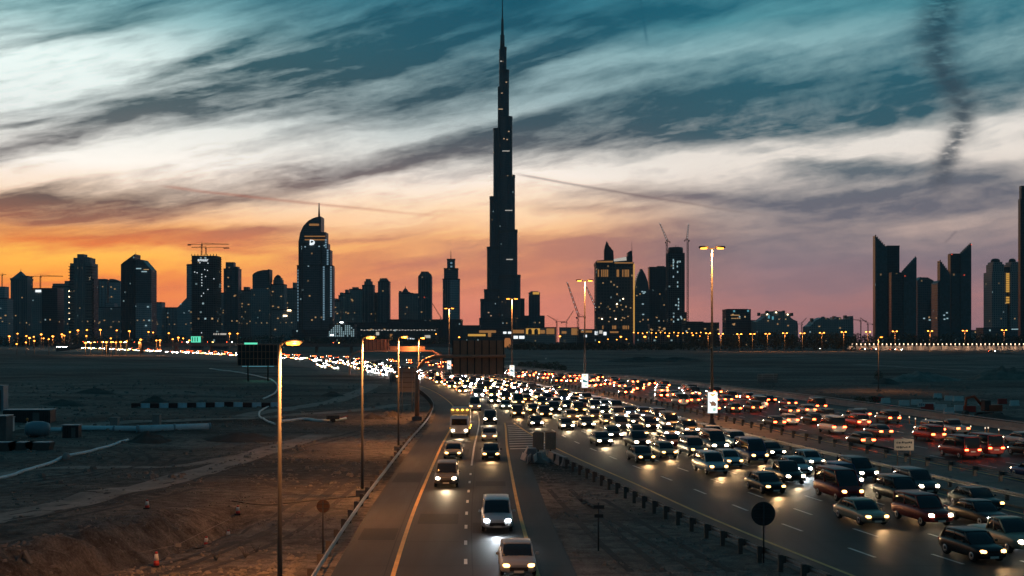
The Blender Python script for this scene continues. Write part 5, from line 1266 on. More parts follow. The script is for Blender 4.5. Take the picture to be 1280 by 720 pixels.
m = MB(); m.box((0,0,.75), (1.8,1.0,.6), bev=.05); m.build('tray', MT['rust_post'], r); m = MB(); m.tube([(.9,0,.6),(2.2,0,.9)], .05, 6); m.build('handle', MT['red'], r)
for s in (-.5,.5): m = MB(); m.lathe([(.3,-.07),(.3,.07)], (0,s,.3), 12, axis='Y'); m.build('wheel', MT['black'], r)

# ------------------------------------------------------------------ the building site, right
WBL = [(1107,504,'white'),(1130,507,'white'),(1146,506,'white'),(1176,513,'white'),(1186,517,'white'),(1199,514,'white'),(1212,515,'red'),(1228,505,'white'),(1098,502,'red'),(1268,506,'white'),(1253,504,'red'),(1186,500,'white'),(1198,501,'white'),(1159,512,'red'),(1172,498,'white')]
for i, (px, py, c) in enumerate(WBL):
    p = G(px, py); p.z = hgt(p.x, p.y); k = sorted(WBL).index((px,py,c))+1
    barrier_block('water_barrier', p, rs.uniform(1.6,2.2), c, '%s plastic barrier beyond the concrete wall, %s from the left of its scatter' % (c, ordn(k)), 'barrier', 'plastic barriers beyond the concrete wall', rs.uniform(-.4,.4), 1.0)
r = empty('site_banner', G(1158,512), 'white banner with faded lettering fixed among the plastic barriers', 'banner', rz=-.15); m = MB(); m.box((0,0,.85), (2.9,.05,.75)); m.build('sheet', MT['white'], r)
m = MB(); x = -1.2
while x < 1.1: w = rs.uniform(.14,.3); m.box((x+w/2,-.04,.85), (w,.012,rs.uniform(.3,.5))); x += w+.08
m.build('lettering', MT['blue_grey'], r)
for s in (-1.3,1.3): m = MB(); m.tube([(s,.05,0),(s,.05,1.3)], .04, 6); m.build('post', MT['steel'], r)
def digger():
    r = empty('excavator', G(1236,522), 'dark orange excavator with its arm folded, behind the concrete wall on the right', 'excavator', rz=.25); MT['digger'] = pm('worn_digger_paint', (0.30,0.07,0.03), .6, .1, .35, 1.2)
    for s in (-.95,.95):
        m = MB(); m.prism([(-1.7,.25),(-1.4,0),(1.4,0),(1.7,.25),(1.7,.55),(1.4,.8),(-1.4,.8),(-1.7,.55)], s-.25, s+.25); m.build('track', MT['black'], r)
    m = MB(); m.box((.5,0,1.5), (2.4,2.1,1.0), bev=.12); m.build('body', MT['digger'], r); m = MB(); m.box((-.9,-.55,1.95), (1.1,.95,1.6), bev=.08); m.build('cab', MT['dark_metal'], r)
    m = MB(); m.tube([(-.6,.4,1.6),(-2.3,.4,3.3),(-3.6,.4,3.0)], [.26,.24,.2], 6); m.build('boom', MT['digger'], r); m = MB(); m.tube([(-3.6,.4,3.1),(-3.9,.4,1.2)], [.2,.15], 6); m.build('arm', MT['digger'], r)
    m = MB(); m.prism([(-3.9,1.2),(-4.3,.7),(-4.0,.2),(-3.3,.3),(-3.5,1.0)], 0, .8); m.build('bucket', MT['rust_post'], r)
digger()
for i in range(14):  # added glowing stands in place of reflector glints on the road
    px = 1100+i*11.6+rs.uniform(-4,4); py = 524+(px-1100)*.151+rs.uniform(-.8,.8); p = G(px, py); r = empty('glint_marker', p, 'added glowing marker for the reflector glints on the outbound shoulder, %s from the left' % ordn(i+1), 'beacon', 'added glint markers on the outbound shoulder')
    m = MB(); m.lathe([(.2,0),(.06,.12),(.05,.8)], n=8); m.build('stand', MT['orange'], r); m = MB(); m.lathe([(.03,0),(.10,.1),(.03,.22)], n=8); m.build('lamp', MT['reflector_glint'] if 'reflector_glint' in MT else MT.setdefault('reflector_glint', em('reflector_glint', (1,.85,.6), 1.2)), r, (0,0,.8))

# ------------------------------------------------------------------ tree belts, boundary wall, lit low fronts
MT['leaf'] = pm('dark_foliage', (0.045,0.060,0.035), .8, 0, .5, .3)
def leaves(bm, c, rad, n, size, rr):
    for _ in range(n):
        while True:
            v = Vector((rr.uniform(-1,1), rr.uniform(-1,1), rr.uniform(-1,1)))
            if v.length < 1 and v.length > .25: break
        p = Vector(c)+Vector((v.x*rad[0], v.y*rad[1], v.z*rad[2])); s = size*rr.uniform(.5,1.3)
        a = Vector((rr.uniform(-1,1), rr.uniform(-1,1), rr.uniform(-1,1))).normalized(); b = a.orthogonal().normalized(); a2 = a.cross(b)
        vs = [bm.verts.new(p+b*s), bm.verts.new(p+a2*s*.7), bm.verts.new(p-b*s), bm.verts.new(p-a2*s*.7)]; bm.faces.new(vs)
def belt(x0, x1, d, top, label, seed, dens=1.0, jag=3.0):
    rr = random.Random(seed); bm = bmesh.new(); px = x0
    while px < x1:
        z = Z_(top(px), d)+rr.uniform(-jag, jag*.6); w = rr.uniform(4, 7.5); X = X_(px, d)
        leaves(bm, (X, d+rr.uniform(-12,25), z*.52), (w, w, z*.5), int(120*dens), 1.15, rr); px += w*F/d*.55
    me = bpy.data.meshes.new('tree_belt'); bm.to_mesh(me); bm.free(); me.materials.append(MT['leaf']); o = bpy.data.objects.new('tree_belt', me); COL.objects.link(o)
    tag(o, label, 'trees', kind='stuff')
belt(862, 1068, 1250, lambda p: 415.5+1.2*math.sin(p*.07)+(3 if p < 880 else 0)-(0 if p < 1045 else -4), 'dark unbroken belt of trees behind the row of orange lamps', 3, .9)
belt(1060, 1300, 1400, lambda p: 417+1.0*math.sin(p*.11), 'dark belt of trees above the lit boundary wall', 4, .8)
belt(640, 862, 1300, lambda p: 428.5+1.0*math.sin(p*.13), 'low dark belt of shrubs before the golden lit buildings', 5, .7, 1.2)
belt(-20, 560, 1750, lambda p: 420+1.5*math.sin(p*.05)+1.0*math.sin(p*.19), 'dark belt of trees at the foot of the left towers', 6, .6, 2.0)
def shrub(px, py, w, h, label, seed):
    p = G(px, py); r = empty('shrub', p, label, 'shrub'); rr = random.Random(seed); bm = bmesh.new(); leaves(bm, (0,0,h*.55), (w/2,w/2,h*.5), 220, w*.07, rr)
    me = bpy.data.meshes.new('foliage'); bm.to_mesh(me); bm.free(); me.materials.append(MT['leaf']); o = bpy.data.objects.new('foliage', me); COL.objects.link(o); o.parent = r
    m = MB(); [m.tube([(0,0,0),(math.cos(a)*w*.2,math.sin(a)*w*.2,h*.6)], [.05,.02], 4) for a in (0,2,4)]; m.build('stem', MT['rust_post'], r)
shrub(1098.5, 477, 2.6, 3.0, 'round bush at the pole of the lone lamp on the right', 1); shrub(1076, 508, 2.6, 1.7, 'dark bush left of the plastic barriers behind the concrete wall', 2); shrub(1092, 506, 2.0, 1.6, 'small bush touching the leftmost plastic barrier', 3); shrub(1047, 437, 6, 5, 'lone dark bush by the frontage road left of the lit wall', 5)
for i in range(7): shrub(652+i*8.5, 460.5+.6*i, 3.6, 2.6+.5*(i % 3), 'dark roadside bush behind the outbound road, %s from the left' % ordn(i+1), 20+i)
d = 1285
r = empty('boundary_wall', (X_(1180,d), d, 0), 'long pale boundary wall with lit pillars below the slant topped towers', 'wall')
MT['wall_pale'] = pm('pale_rendered_wall', (0.45,0.40,0.36), .8, 0, .15, .2)
m = MB(); m.box((0,0,2.3), (X_(1300,d)-X_(1058,d),.6,4.6)); m.build('wall', MT['wall_pale'], r); q = None
for i in range(44):
    px = 1060+i*5.35
    if q is None: m = MB(); m.box((0,0,3.0), (1.6,1.3,6.0)); m.box((0,0,6.1), (2.0,1.7,.3)); q = o = m.build('pillar', MT['wall_pale'], r); m = MB(); m.lathe([(.2,0),(.48,.2),(.48,.7),(.15,1.0)], n=8); l0 = l = m.build('lamp', MT['wall_lamp'] if 'wall_lamp' in MT else MT.setdefault('wall_lamp', em('wall_lamp', (1.0,.72,.48), 5.0)), o, (0,0,6.3))
    else: o = q.copy(); COL.objects.link(o); o.parent = r; l = l0.copy(); COL.objects.link(l); l.parent = o
    o.location = (X_(px,d)-X_(1180,d), -.5, 0)
for i in range(16): light('wall_light', 'POINT', (X_(1064+i*14.5,d)-X_(1180,d), -5, 3.0), 700, (1.0,.60,.36), r, .5)
# low fronts with golden light
def front(name, x0, x1, yt, d, fa, label, gold, cat='building', mats=None):
    t = Tower(name, (x0+x1)/2, d, label, cat); t.part('building_body', FA[fa], [(x0,x1,yt,None,dict(dep=30))]); t.part('roof_edge', MT['cladding'], [(x0-.4,x1+.4,yt-.5,yt+.5,dict(dep=31,dy=-.5))])
    for a, b_, c, e, mm in gold: t.part('lit_front', MT[mm], [(a,b_,c,e,dict(dep=.8,dy=-.9))])
    return t
t = front('arcade', 656, 695, 409.4, 1950, 1, 'golden lit arcade with two dark arches right of the great spire', [(657.6,674.8,410.6,417.6,'gold_light'),(675.2,681,412.5,417,'gold_dim'),(683,693,410.6,417.6,'gold_dim')])
for px in (662.5,670.2):
    mb = MB(); w = t.x(px+2.4)-t.x(px-2.4); mb.prism([(-w/2,0)]+[(-w/2*math.cos(a), 5+w*.6*math.sin(a)) for a in [PI*i/8 for i in range(9)]]+[(w/2,0)], -.2, .2); mb.build('arch', MT['cladding'], t.root, (t.x(px), -1.6, t.z(417.6)))
front('lit_pavilion', 584, 622, 411.5, 1960, 3, 'low dark building with strips of golden light left of the great spire foot', [(585,607,417.6,420.2,'gold_light'),(599,620,413,416,'gold_dim'),(610,614,416,421,'gold_dim')])
front('lit_pavilion', 622, 656, 411, 1960, 3, 'low building with golden and white windows under the great spire', [(641,655,412.3,416.6,'gold_dim'),(642,647.5,419.8,423.4,'white_light'),(649,655.5,419.8,423.4,'white_light'),(629,633,414.6,417.2,'white_light'),(635,639,414.6,417.2,'white_light')])
t = Tower('orange_kiosk', 634.5, 1700, 'small stout orange lit tower just above the right end of the gantry sign', 'building'); t.prof('body', MT['kiosk'] if 'kiosk' in MT else MT.setdefault('kiosk', em('self_glowing_orange_wall', (.75,.28,.09), .45)), [(630.4,None),(630.4,426),(631.4,422.5),(637.4,422.5),(638.6,426),(638.6,None)], 0, 9); t.part('cap', MT['cladding'], [(631,638,421.6,422.6,dict(dep=9))])  # wall glows by itself, floodlight put into its emission
front('lit_pavilion', 700, 724, 409.6, 1950, 1, 'low building with a pale golden lit front under the small cranes', [(714.2,722.4,410.4,418.6,'gold_dim'),(702,708,414,417,'gold_dim')])
front('lit_pavilion', 724, 776, 411.8, 1940, 3, 'long low front of small golden and white lights before the broad hotel', [(726,740,413.2,415.8,'gold_dim'),(743.5,747.4,414,418.6,'white_light'),(749,753,413,417,'win_dimwhite'),(754.4,758,415,419,'white_light'),(762.5,773,414.2,416.2,'gold_dim'),(730,733.5,418.5,421.5,'white_light')])
t = front('lit_pavilion', 486, 546, 410.8, 1900, 3, 'low building with white and cream lit shop fronts behind the lamps', [(487.5,490.6,417.5,425.5,'gold_dim'),(507.5,518,422.6,424,'white_light'),(531,538,419,422.5,'win_dimwhite'),(470,474,415,419,'win_dimwhite')])
t.lights(MT['win_dimwhite'], [(455+i*3.6,412.6+.4*(i % 2)) for i in range(26)], 2.6, 1.3, -31)
for k, (a, b_, c, e, mm, lb) in enumerate([(239,251,420.5,428,'green_light','green lit block of signs at the foot of the unfinished tower'),(267,283,416.6,418.6,'win_dimwhite','low white lit canopy right of the unfinished tower foot')]):
    t = Tower('lit_booth', (a+b_)/2, 1400, lb, 'building'); t.part('body', FA[3], [(a-.6,b_+.6,c-.6,None,dict(dep=10))]); t.part('lit_front', MT[mm], [(a,b_,c,e,dict(dep=.6,dy=-.8))]); t.lights(MT['cladding'], [(a+2+i*3,(c+e)/2) for i in range(3)], .9, 5, -1.0, 'mullion')

# ------------------------------------------------------------------ flyover far left
def flyover():
    d = 1050.0; r = empty('flyover', (X_(330,d), d, 0), 'low grey flyover crossing behind the far left bend of the highway', 'bridge'); ox = X_(330,d)
    pr = [(70,435.5),(85,433.5),(100,430),(118,428.6),(200,428.8),(330,429.4),(460,430),(600,431)]
    m = MB(); prev = None
    for px, py in pr:
        x, z = X_(px,d)-ox, Z_(py,d); row = [m.bm.verts.new(p) for p in ((x,0,z),(x,0,z-2.6),(x,14,z-2.6),(x,14,z))]
        if prev:
            for k in range(4): m.bm.faces.new([prev[k], prev[(k+1) % 4], row[(k+1) % 4], row[k]])
        prev = row
    m.build('deck', MT['concrete_dark'], r); q = None
    for i in range(11):
        px = 130+i*44; z = Z_(429.4,d)-2.6
        if q is None: m = MB(); m.column([(-.9,-3),(.9,-3),(.9,3),(-.9,3)], 0, z); q = o = m.build('pier', MT['concrete_dark'], r)
        else: o = q.copy(); COL.objects.link(o); o.parent = r
        o.location = (X_(px,d)-ox, 7, 0)
flyover()
# ------------------------------------------------------------------ traffic
def paint(name, c, rough=.32): return pm(name, c, rough, .25, .06, 1.0, spec=.5)
PAINT = {'white': paint('white_car_paint', (.62,.61,.59)), 'silver': paint('silver_car_paint', (.36,.37,.38)), 'black': paint('black_car_paint', (.018,.018,.02)),
         'grey': paint('grey_car_paint', (.12,.125,.13)), 'blue': paint('blue_car_paint', (.03,.06,.16)), 'red': paint('red_car_paint', (.26,.02,.02)), 'beige': paint('beige_car_paint', (.42,.34,.24))}
MT['glass'] = pm('car_glass', (.012,.014,.016), .12, 0, .1, 1.0, spec=.6)
MT['rim'] = pm('alloy_rim', (.40,.40,.41), .35, .8, .1, 3.0)
MT['plate'] = pm('number_plate', (.7,.69,.62), .5, 0, .05, 3.0)
HEAD = {'white': em('headlamp_white', (1.0,.80,.52), 30), 'cool': em('headlamp_cool', (.80,.92,1.0), 55), 'warm': em('headlamp_warm', (1.0,.50,.14), 9)}
HEADF = {'white': em('far_headlamp_white', (1.0,.90,.74), 150), 'cool': em('far_headlamp_cool', (.85,.94,1.0), 150), 'warm': em('far_headlamp_warm', (1.0,.50,.14), 40)}
TAIL = em('tail_lamp', (1.0,.075,.02), 28); TAILF = em('far_tail_lamp', (1.0,.09,.02), 60); AMBER = em('amber_marker_lamp', (1.0,.45,.04), 14)
BEAMC = {'white': (1.0,.72,.42), 'cool': (.85,.93,1.0), 'warm': (1.0,.58,.26)}

def loft(mb, st, n=16, mi=0):
    """st: (y, half width, z low, z high, squareness)"""
    rings = []
    for y, w, z0, z1, e in st:
        ring = []
        for k in range(n):
            a = 2*PI*(k+.5)/n; c, s_ = math.cos(a), math.sin(a)
            ring.append(mb.bm.verts.new((w*math.copysign(abs(c)**e, c), y, (z0+z1)/2+(z1-z0)/2*math.copysign(abs(s_)**e, s_))))
        rings.append(ring)
    for i in range(len(rings)-1):
        for k in range(n):
            f = mb.bm.faces.new([rings[i][k], rings[i][(k+1) % n], rings[i+1][(k+1) % n], rings[i+1][k]]); f.material_index = mi; f.smooth = True
    mb.bm.faces.new(rings[0][::-1]).material_index = mi; mb.bm.faces.new(rings[-1]).material_index = mi
KIND = {  # length, width, bonnet height, roof height, cabin from/to (fractions from the nose), boot height, clearance
 'saloon': (4.75,1.84,.92,1.45,.27,.90,.98,.2,.40,.74), 'hatchback': (4.1,1.76,.95,1.5,.24,.97,1.0,.2,.38,.86), 'off roader': (4.9,1.95,1.12,1.86,.24,.97,1.15,.28,.36,.93), 'van': (5.2,1.98,1.15,2.25,.12,.985,1.25,.25,.27,.965), 'pickup': (5.2,1.9,1.1,1.8,.24,.62,1.08,.3,.36,.56)}
def car_parts(kind, paintname, head, detail, outbound=False):
    L, Wd, hb, hr, c0, c1, hk, cl, r0, r1 = KIND[kind]; w = Wd/2; Y = lambda f: -L/2+L*f
    pt = PAINT[paintname]; out = {}
    def body(mb):
        loft(mb, [(Y(0),w*.80,cl+.12,hb*.72,.55),(Y(.02),w*.92,cl+.05,hb*.82,.5),(Y(.10),w*.99,cl,hb*.93,.42),(Y(c0),w,cl,hb,.38),(Y(.55),w*1.005,cl,(hb+hk)/2+.03,.38),(Y(.86),w*.99,cl,hk,.42),(Y(.97),w*.94,cl+.05,hk*.95,.5),(Y(1),w*.84,cl+.14,hk*.82,.55)])
    def cabin(mb, g=1.0, dz=0.0):
        zb = hb-.06
        loft(mb, [(Y(c0),w*.80*g,zb-.05,zb+.04,.6),(Y((c0+r0)/2),w*.86*g,zb,(zb+hr)/2+.02+dz,.5),(Y(r0),w*.84*g,zb,hr-.03+dz,.42),(Y((r0+r1)/2),w*.85*g,zb,hr+dz,.38),(Y(r1),w*.82*g,zb,hr-.04+dz,.42),(Y((r1+c1)/2),w*.82*g,zb,(hk+hr)/2+.06+dz,.5),(Y(c1),w*.76*g,zb-.05,hk+.02,.6)])
    if detail == 0:           # far: one mesh, several materials
        mb = MB(); body(mb); mb2 = MB()
        nb = len(mb.bm.faces); cabin(mb)
        for i, f in enumerate(mb.bm.faces):
            if i >= nb: f.material_index = 1
        for s in (-1, 1):
            mb.box((s*w*.68, Y(.0)+.02, hb*.66), (.42,.14,.24), mi=2); mb.box((s*w*.72, Y(1)-.02, hk*.76), (.40,.10,.22), mi=3)
        o = mb.build('car', [pt, MT['glass'], HEADF[head], TAILF]); return o
    r = bpy.data.objects.new('car', None); COL.objects.link(r)
    mb = MB(); body(mb); b_ = mb.build('body', pt, r)
    mb = MB(); cabin(mb); mb.build('window_band', MT['glass'], r)
    mb = MB(); loft(mb, [(Y(r0)+.02,w*.74,hr-.07,hr-.01,.6),(Y(r0)+.15,w*.80,hr-.10,hr+.03,.45),(Y((r0+r1)/2),w*.81,hr-.11,hr+.045,.4),(Y(r1)-.1,w*.79,hr-.11,hr+.02,.45),(Y(r1)+.02,w*.72,hr-.09,hr-.02,.6)])
    if detail == 2:
        for s in (-1, 1):      # pillars
            for f0, f1 in ((c0+.01, r0+.01), ((r0+r1)/2, (r0+r1)/2+.005), (c1-.02, r1-.01)):
                mb.tube([(s*w*.845, Y(f0), hb-.04), (s*w*.80, Y(f1), hr-.04)], .045, 5)
    mb.build('roof', pt, r)
    for s in (-1, 1):
        mb = MB(); k = 1.0 if detail == 2 else 1.25
        loft(mb, [(Y(0)-.03,.14*k,hb*.62,hb*.74,.7),(Y(0)+.10,.20*k,hb*.60,hb*.80,.6)], 10); o = mb.build('headlight', HEAD[head], r, (s*w*.66,0,0))
        mb = MB(); mb.box((0,0,0), (.34*k,.08,.16*k), bev=.02); mb.build('tail_light', TAIL if outbound else MT['red'], r, (s*w*.70, Y(1)-.01, hk*.76))
    if detail == 2:
        for s in (-1, 1):
            for f in (.18,.80):
                mb = MB(); mb.lathe([(.22,-.11),(.33,-.10),(.345,-.05),(.345,.05),(.33,.10),(.22,.11)], n=20, axis='X'); wh = mb.build('wheel', MT['black'], r, (s*(w-.12), Y(f), .345))
                mb = MB(); mb.lathe([(.05,-.02),(.10,.02),(.21,.025),(.21,0)], n=14, axis='X'); rm = mb.build('rim', MT['rim'], wh, (s*.10,0,0)); rm.scale = (s,1,1)
            mb = MB(); mb.box((s*(w+.10), Y(r0-.07), hb+.08), (.18,.10,.13), bev=.03); mb.build('wing_mirror', pt, r)
        mb = MB(); mb.box((0, Y(0)-.02, hb*.50), (w*1.0,.06,.20), bev=.02); mb.build('grille', MT['black'], r)
        mb = MB(); mb.box((0, Y(0)-.055, hb*.38), (.5,.02,.11)); mb.build('number_plate', MT['plate'], r)
        mb = MB(); mb.box((0, Y(1)+.005, hk*.62), (.5,.02,.11)); mb.build('number_plate', MT['plate'], r)
    else:
        mb = MB()
        for s in (-1, 1):
            for f in (.18,.80): mb.lathe([(.2,-.11),(.34,-.09),(.34,.09),(.2,.11)], (s*(w-.12), Y(f), .34), 12, axis='X')
        mb.build('wheels', MT['black'], r)
    return r
PROTO = {}; HASLAMP = {}; rt_ = random.Random(21); BEAMS = {}
def children_of(o): return PROTO_KIDS.get(o.as_pointer(), [])
PROTO_KIDS = {}
def register(o):
    kids = [c for c in COL.objects if c.parent == o]; PROTO_KIDS[o.as_pointer()] = kids
    for k in kids: register(k)
def clone(o, parent=None):
    c = o.copy(); COL.objects.link(c)
    if parent: c.parent = parent
    for k in children_of(o): clone(k, c)
    return c
def get_car(kind, col, head, detail, outbound=False):
    key = (kind, col, head, detail, outbound)
    if key not in PROTO:
        o = car_parts(*key); register(o); PROTO[key] = o; return o
    return clone(PROTO[key])
def beam(o, head, L, power):
    if head not in BEAMS:
        d = bpy.data.lights.new('headlight_beam', 'SPOT'); d.color = BEAMC[head]; d.energy = power; d.spot_size = R(70); d.spot_blend = .8; d.shadow_soft_size = .25; BEAMS[head] = d
    l = bpy.data.objects.new('headlight_beam', BEAMS[head]); COL.objects.link(l); l.parent = o; l.location = (0, -L/2-.15, .66); l.rotation_euler = (R(90-7), 0, PI)
CNT = {}
LANE_IN = ['lane beside the median','second lane from the median','third lane from the median','fourth lane from the median','second outermost inbound lane','outermost inbound lane']
LANE_OUT = ['lane beside the median','second outbound lane','third outbound lane','fourth outbound lane','fifth outbound lane','lane nearest the concrete wall']
def place(f, Y, kind, col, head, lane, outbound=False, group=None, detail=None, lab=None, lit=True):
    detail = (2 if Y < 125 else 1 if Y < 230 else 0) if detail is None else detail
    o = get_car(kind, col, head, detail, outbound); x, s = f(Y)[0], (f(Y+2)[0]-f(Y-2)[0])/4
    o.location = (x, Y, .006); o.rotation_euler.z = -math.atan(s)+(PI if outbound else 0)
    o.name = {'saloon':'saloon_car','hatchback':'hatchback_car','off roader':'off_road_car','van':'van','pickup':'pickup_truck'}[kind]
    if lab is None:
        CNT[(lane, outbound)] = CNT.get((lane, outbound), 0)+1; n = CNT[(lane, outbound)]
        lab = '%s %s, %s, %s, %s nearest the camera' % (col, kind, 'tail lights glowing' if outbound else 'headlights on', lane, ordn(n))
    o['label'] = lab; o['category'] = {'saloon':'car','hatchback':'car','off roader':'suv','van':'van','pickup':'pickup'}[kind]; o['group'] = group
    if lit and Y < (200 if outbound else 330): beam(o, head, KIND[kind][0], 480 if not outbound else 400)
    if outbound and Y < 95 and lane in LANE_OUT[:3]:
        l = light('main_beam', 'SPOT', (0, -KIND[kind][0]/2-.2, .7), 9000, (1.0,.80,.58), o, .2, 30, (R(90-1), 0, PI))
    return o
KS = ['saloon']*5+['off roader']*5+['hatchback']*2+['van']*2+['pickup']*1
CS = ['white']*2+['silver']*2+['grey']*5+['black']*8+['blue']*2+['red','beige']
def pick(cols=2):
    return rt_.choice(KS), rt_.choice(CS)
fin = lambda d: (lambda Y: (xm(Y, d), 0)); fsl = lambda d: (lambda Y: (xl(Y, d), 0))
# slip road, seen closest
for (d, Y, k, c, h, lb) in [
 (10.0, 62.5, 'saloon', 'silver', 'warm', 'silver saloon nearest the camera, cut by the lower edge, headlights on'),
 (9.3, 76.5, 'off roader', 'white', 'cool', 'white off roader with cool headlights right behind the nearest silver saloon'),
 (5.5, 99.0, 'off roader', 'grey', 'white', 'grey off roader alone in the left lane of the slip road, headlights on'),
 (9.2, 121, 'saloon', 'black', 'warm', 'black saloon with warm headlights in the right slip lane'),
 (9.0, 143, 'saloon', 'silver', 'warm', 'silver saloon in the right slip lane, beside the hatched gore'),
 (5.4, 122, 'saloon', 'beige', 'warm', 'beige saloon in the left slip lane in front of the lorry'),
 (8.9, 171, 'off roader', 'black', 'white', 'black off roader in the right slip lane just before the hatched gore'),
 (5.3, 180, 'hatchback', 'white', 'cool', 'white hatchback with cool headlights behind the lorry with amber lights'),
 (7.0, 203, 'van', 'white', 'warm', 'white van leaving the highway under the gantry arch')]:
    place(fsl(d), Y, k, c, h, 'slip', False, 'vehicles on the slip road', None, lb)
# lorry with amber side markers
def lorry(f, Y, label):
    x, s = f(Y)[0], (f(Y+2)[0]-f(Y-2)[0])/4; r = empty('lorry', (x, Y, .006), label, 'lorry', None, -math.atan(s))
    MT['box'] = pm('lorry_box', (.40,.36,.32), .5, .1, .12, .6)
    mb = MB(); mb.box((0,1.4,2.1), (2.4,6.2,2.5), bev=.05); mb.build('cargo_box', MT['box'], r)
    mb = MB(); loft(mb, [(-4.1,1.05,.55,1.9,.4),(-3.9,1.14,.5,2.45,.35),(-2.9,1.15,.5,2.7,.35),(-1.95,1.12,.5,2.75,.35)]); mb.build('cab', PAINT['white'], r)
    mb = MB(); mb.prism([(-.95,1.55),(-.9,2.3),(.9,2.3),(.95,1.55)], -4.14, -3.92); mb.build('windscreen', MT['glass'], r); mb = MB(); mb.box((0,.6,.75), (2.2,8.4,.3)); mb.build('chassis', MT['dark_metal'], r)
    for s_ in (-1, 1):
        mb = MB(); loft(mb, [(-4.16,.16,.78,.98,.6),(-4.02,.2,.76,1.0,.6)], 10); mb.build('headlight', HEAD['white'], r, (s_*.8,0,0))
        for yy in (-3.0, 1.9, 3.2): mb = MB(); mb.lathe([(.3,-.16),(.48,-.14),(.48,.14),(.3,.16)], (s_*.95, yy, .48), 16, axis='X'); mb.build('wheel', MT['black'], r)
        for i in range(5): mb = MB(); mb.box((s_*1.225,-1.4+i*1.45,1.0), (.05,.16,.10)); mb.build('marker_lamp', AMBER, r)
    for i in range(4): mb = MB(); mb.box((-.9+i*.6,-1.75,3.28), (.2,.14,.12)); mb.build('marker_lamp', AMBER, r)
    beam(r, 'white', 8.4, 700); light('marker_glow', 'POINT', (1.7,-1.5,1.0), 60, (1,.42,.05), r, .3)
lorry(fsl(5.3), 150, 'lorry with amber marker lamps coming down the left slip lane')
# highway towards the camera: dense near the median, thin on the outside
IN = [-7.4,-11.0,-14.6,-18.2,-21.8,-25.3]
HEADMIX = ['white']*5+['cool']*2+['warm']*3
def stream(lane, y0, y1, gap, jit, hm, skip=()):
    y = y0
    while y < y1:
        k, c = pick(); 
        if not any(a < y < b for a, b in skip):
            place(fin(IN[lane]+rt_.uniform(-.3,.3)), y, k, c, rt_.choice(hm), LANE_IN[lane], False, 'cars driving towards the camera on the highway')
        y += gap*rt_.uniform(1-jit, 1+jit)+ (y*.004)
stream(0, 76, 330, 9.0, .12, ['white','white','cool','white','warm']); stream(1, 70, 330, 9.6, .16, ['white','white','cool','warm']); stream(2, 69, 330, 11, .22, ['white','warm','warm','white'])
stream(3, 66, 330, 14, .3, ['warm','white','warm']); stream(4, 118, 330, 17, .35, ['white','warm']); stream(5, 165, 330, 19, .35, ['white','warm'])
# farther in, towards the bend
for lane in range(6):
    y = 336+lane*3
    while y < 640:
        k, c = pick(); o = place(fin(IN[lane]+rt_.uniform(-.4,.4)), y, k, c, rt_.choice(HEADMIX), LANE_IN[lane], False, 'cars driving towards the camera on the highway'); y += (13 if lane < 4 else 17)*rt_.uniform(.75,1.35)+y*.006
for d in (-34,-38):
    y = 250
    while y < 560:
        if xm(y, d) > xl(y, 2.5):
            k, c = pick(); place(fin(d), y, k, c, rt_.choice(HEADMIX), 'slip approach lane', False, 'cars driving towards the camera on the highway')
        y += 19*rt_.uniform(.7,1.4)
y = 655
while y < 1850:                                                       # the long bend, only dots of light
    for d in (-8,-14,-21):
        if rt_.random() < .8:
            k, c = pick(); place(fin(d+rt_.uniform(-1,1)), y+rt_.uniform(-8,8), k, c, rt_.choice(HEADMIX), 'bend', False, 'far headlights in the bend of the highway', 0, 'far car reduced to a dot of headlight in the left bend of the highway')
    y += 10+y*.011
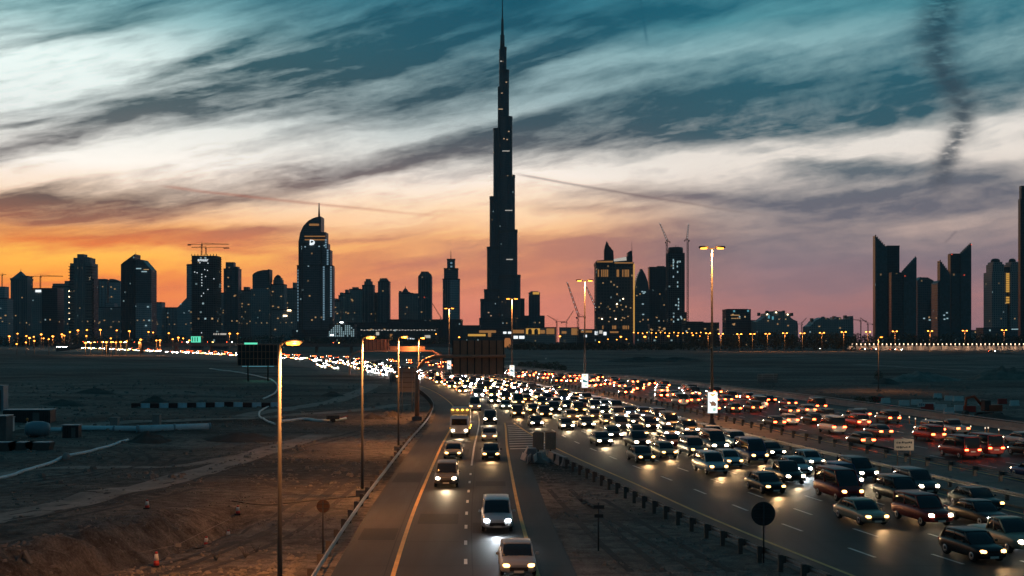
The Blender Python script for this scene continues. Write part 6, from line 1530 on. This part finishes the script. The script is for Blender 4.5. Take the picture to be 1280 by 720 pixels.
# away from the camera
OUT = [7.6,11.2,14.9,18.6,22.3,26.2]
for lane, (gap, jit) in enumerate([(26,.4),(22,.4),(19,.5),(15,.4),(19,.4),(13,.4)]):
    y = 64+rt_.uniform(0,14)
    while y < 420:
        k, c = pick(); place(fin(OUT[lane]+rt_.uniform(-.3,.3)), y, k, c, 'white', LANE_OUT[lane], True, 'cars driving away on the outbound road'); y += gap*rt_.uniform(1-jit,1+jit)+y*.012
y = 430
while y < 1500:
    for d in (9,17,25):
        if rt_.random() < .7:
            k, c = pick(); place(fin(d), y+rt_.uniform(-6,6), k, c, 'white', 'far', True, 'far tail lights on the outbound road', 0, 'far car reduced to red tail lights beyond the gantry on the outbound road')
    y += 22+y*.02
# a few headlights on the frontage road and the flyover
for i, px in enumerate((1022,1058,1066,1078,1092,1116,1124,1240)):
    p = G(px, 438+max(0,(px-1060))*.022); o = get_car('saloon', rt_.choice(CS), 'white', 0); o.name = 'saloon_car'; o.location = (p.x, p.y, 1.25); o.rotation_euler.z = R(62); tag(o, 'far car on the frontage road below the lit wall, %s from the left' % ordn(i+1), 'car', 'cars on the frontage road')
for i, px in enumerate((106,114,124,137,152,170,230,262,286,420)):
    d = 1050; o = get_car('van' if i % 3 == 0 else 'saloon', rt_.choice(CS), 'warm' if i % 2 else 'white', 0); o.name = 'saloon_car' if i % 3 else 'van'; o.location = (X_(px, d), d+3, Z_(428.7 if px < 300 else 429.6, d)+.01); o.rotation_euler.z = R(70); tag(o, 'far vehicle on the low flyover, %s from the left' % ordn(i+1), 'van' if i % 3 == 0 else 'car', 'vehicles on the flyover')
# ------------------------------------------------------------------ dusk haze between the camera and the towers
def haze():
    m = bpy.data.materials.new('haze_air'); m.use_nodes = True; nt = m.node_tree; nt.nodes.clear()
    out = nt.nodes.new('ShaderNodeOutputMaterial'); v = nt.nodes.new('ShaderNodeVolumePrincipled')
    v.inputs['Color'].default_value = (0.80, 0.90, 0.95, 1); v.inputs['Density'].default_value = 0.00005; v.inputs['Anisotropy'].default_value = 0.0
    nt.links.new(v.outputs[0], out.inputs['Volume'])
    mb = MB(); mb.box((0, 2425, 448), (10400, 5350, 900)); o = mb.build('haze', m); tag(o, kind='stuff')
haze()
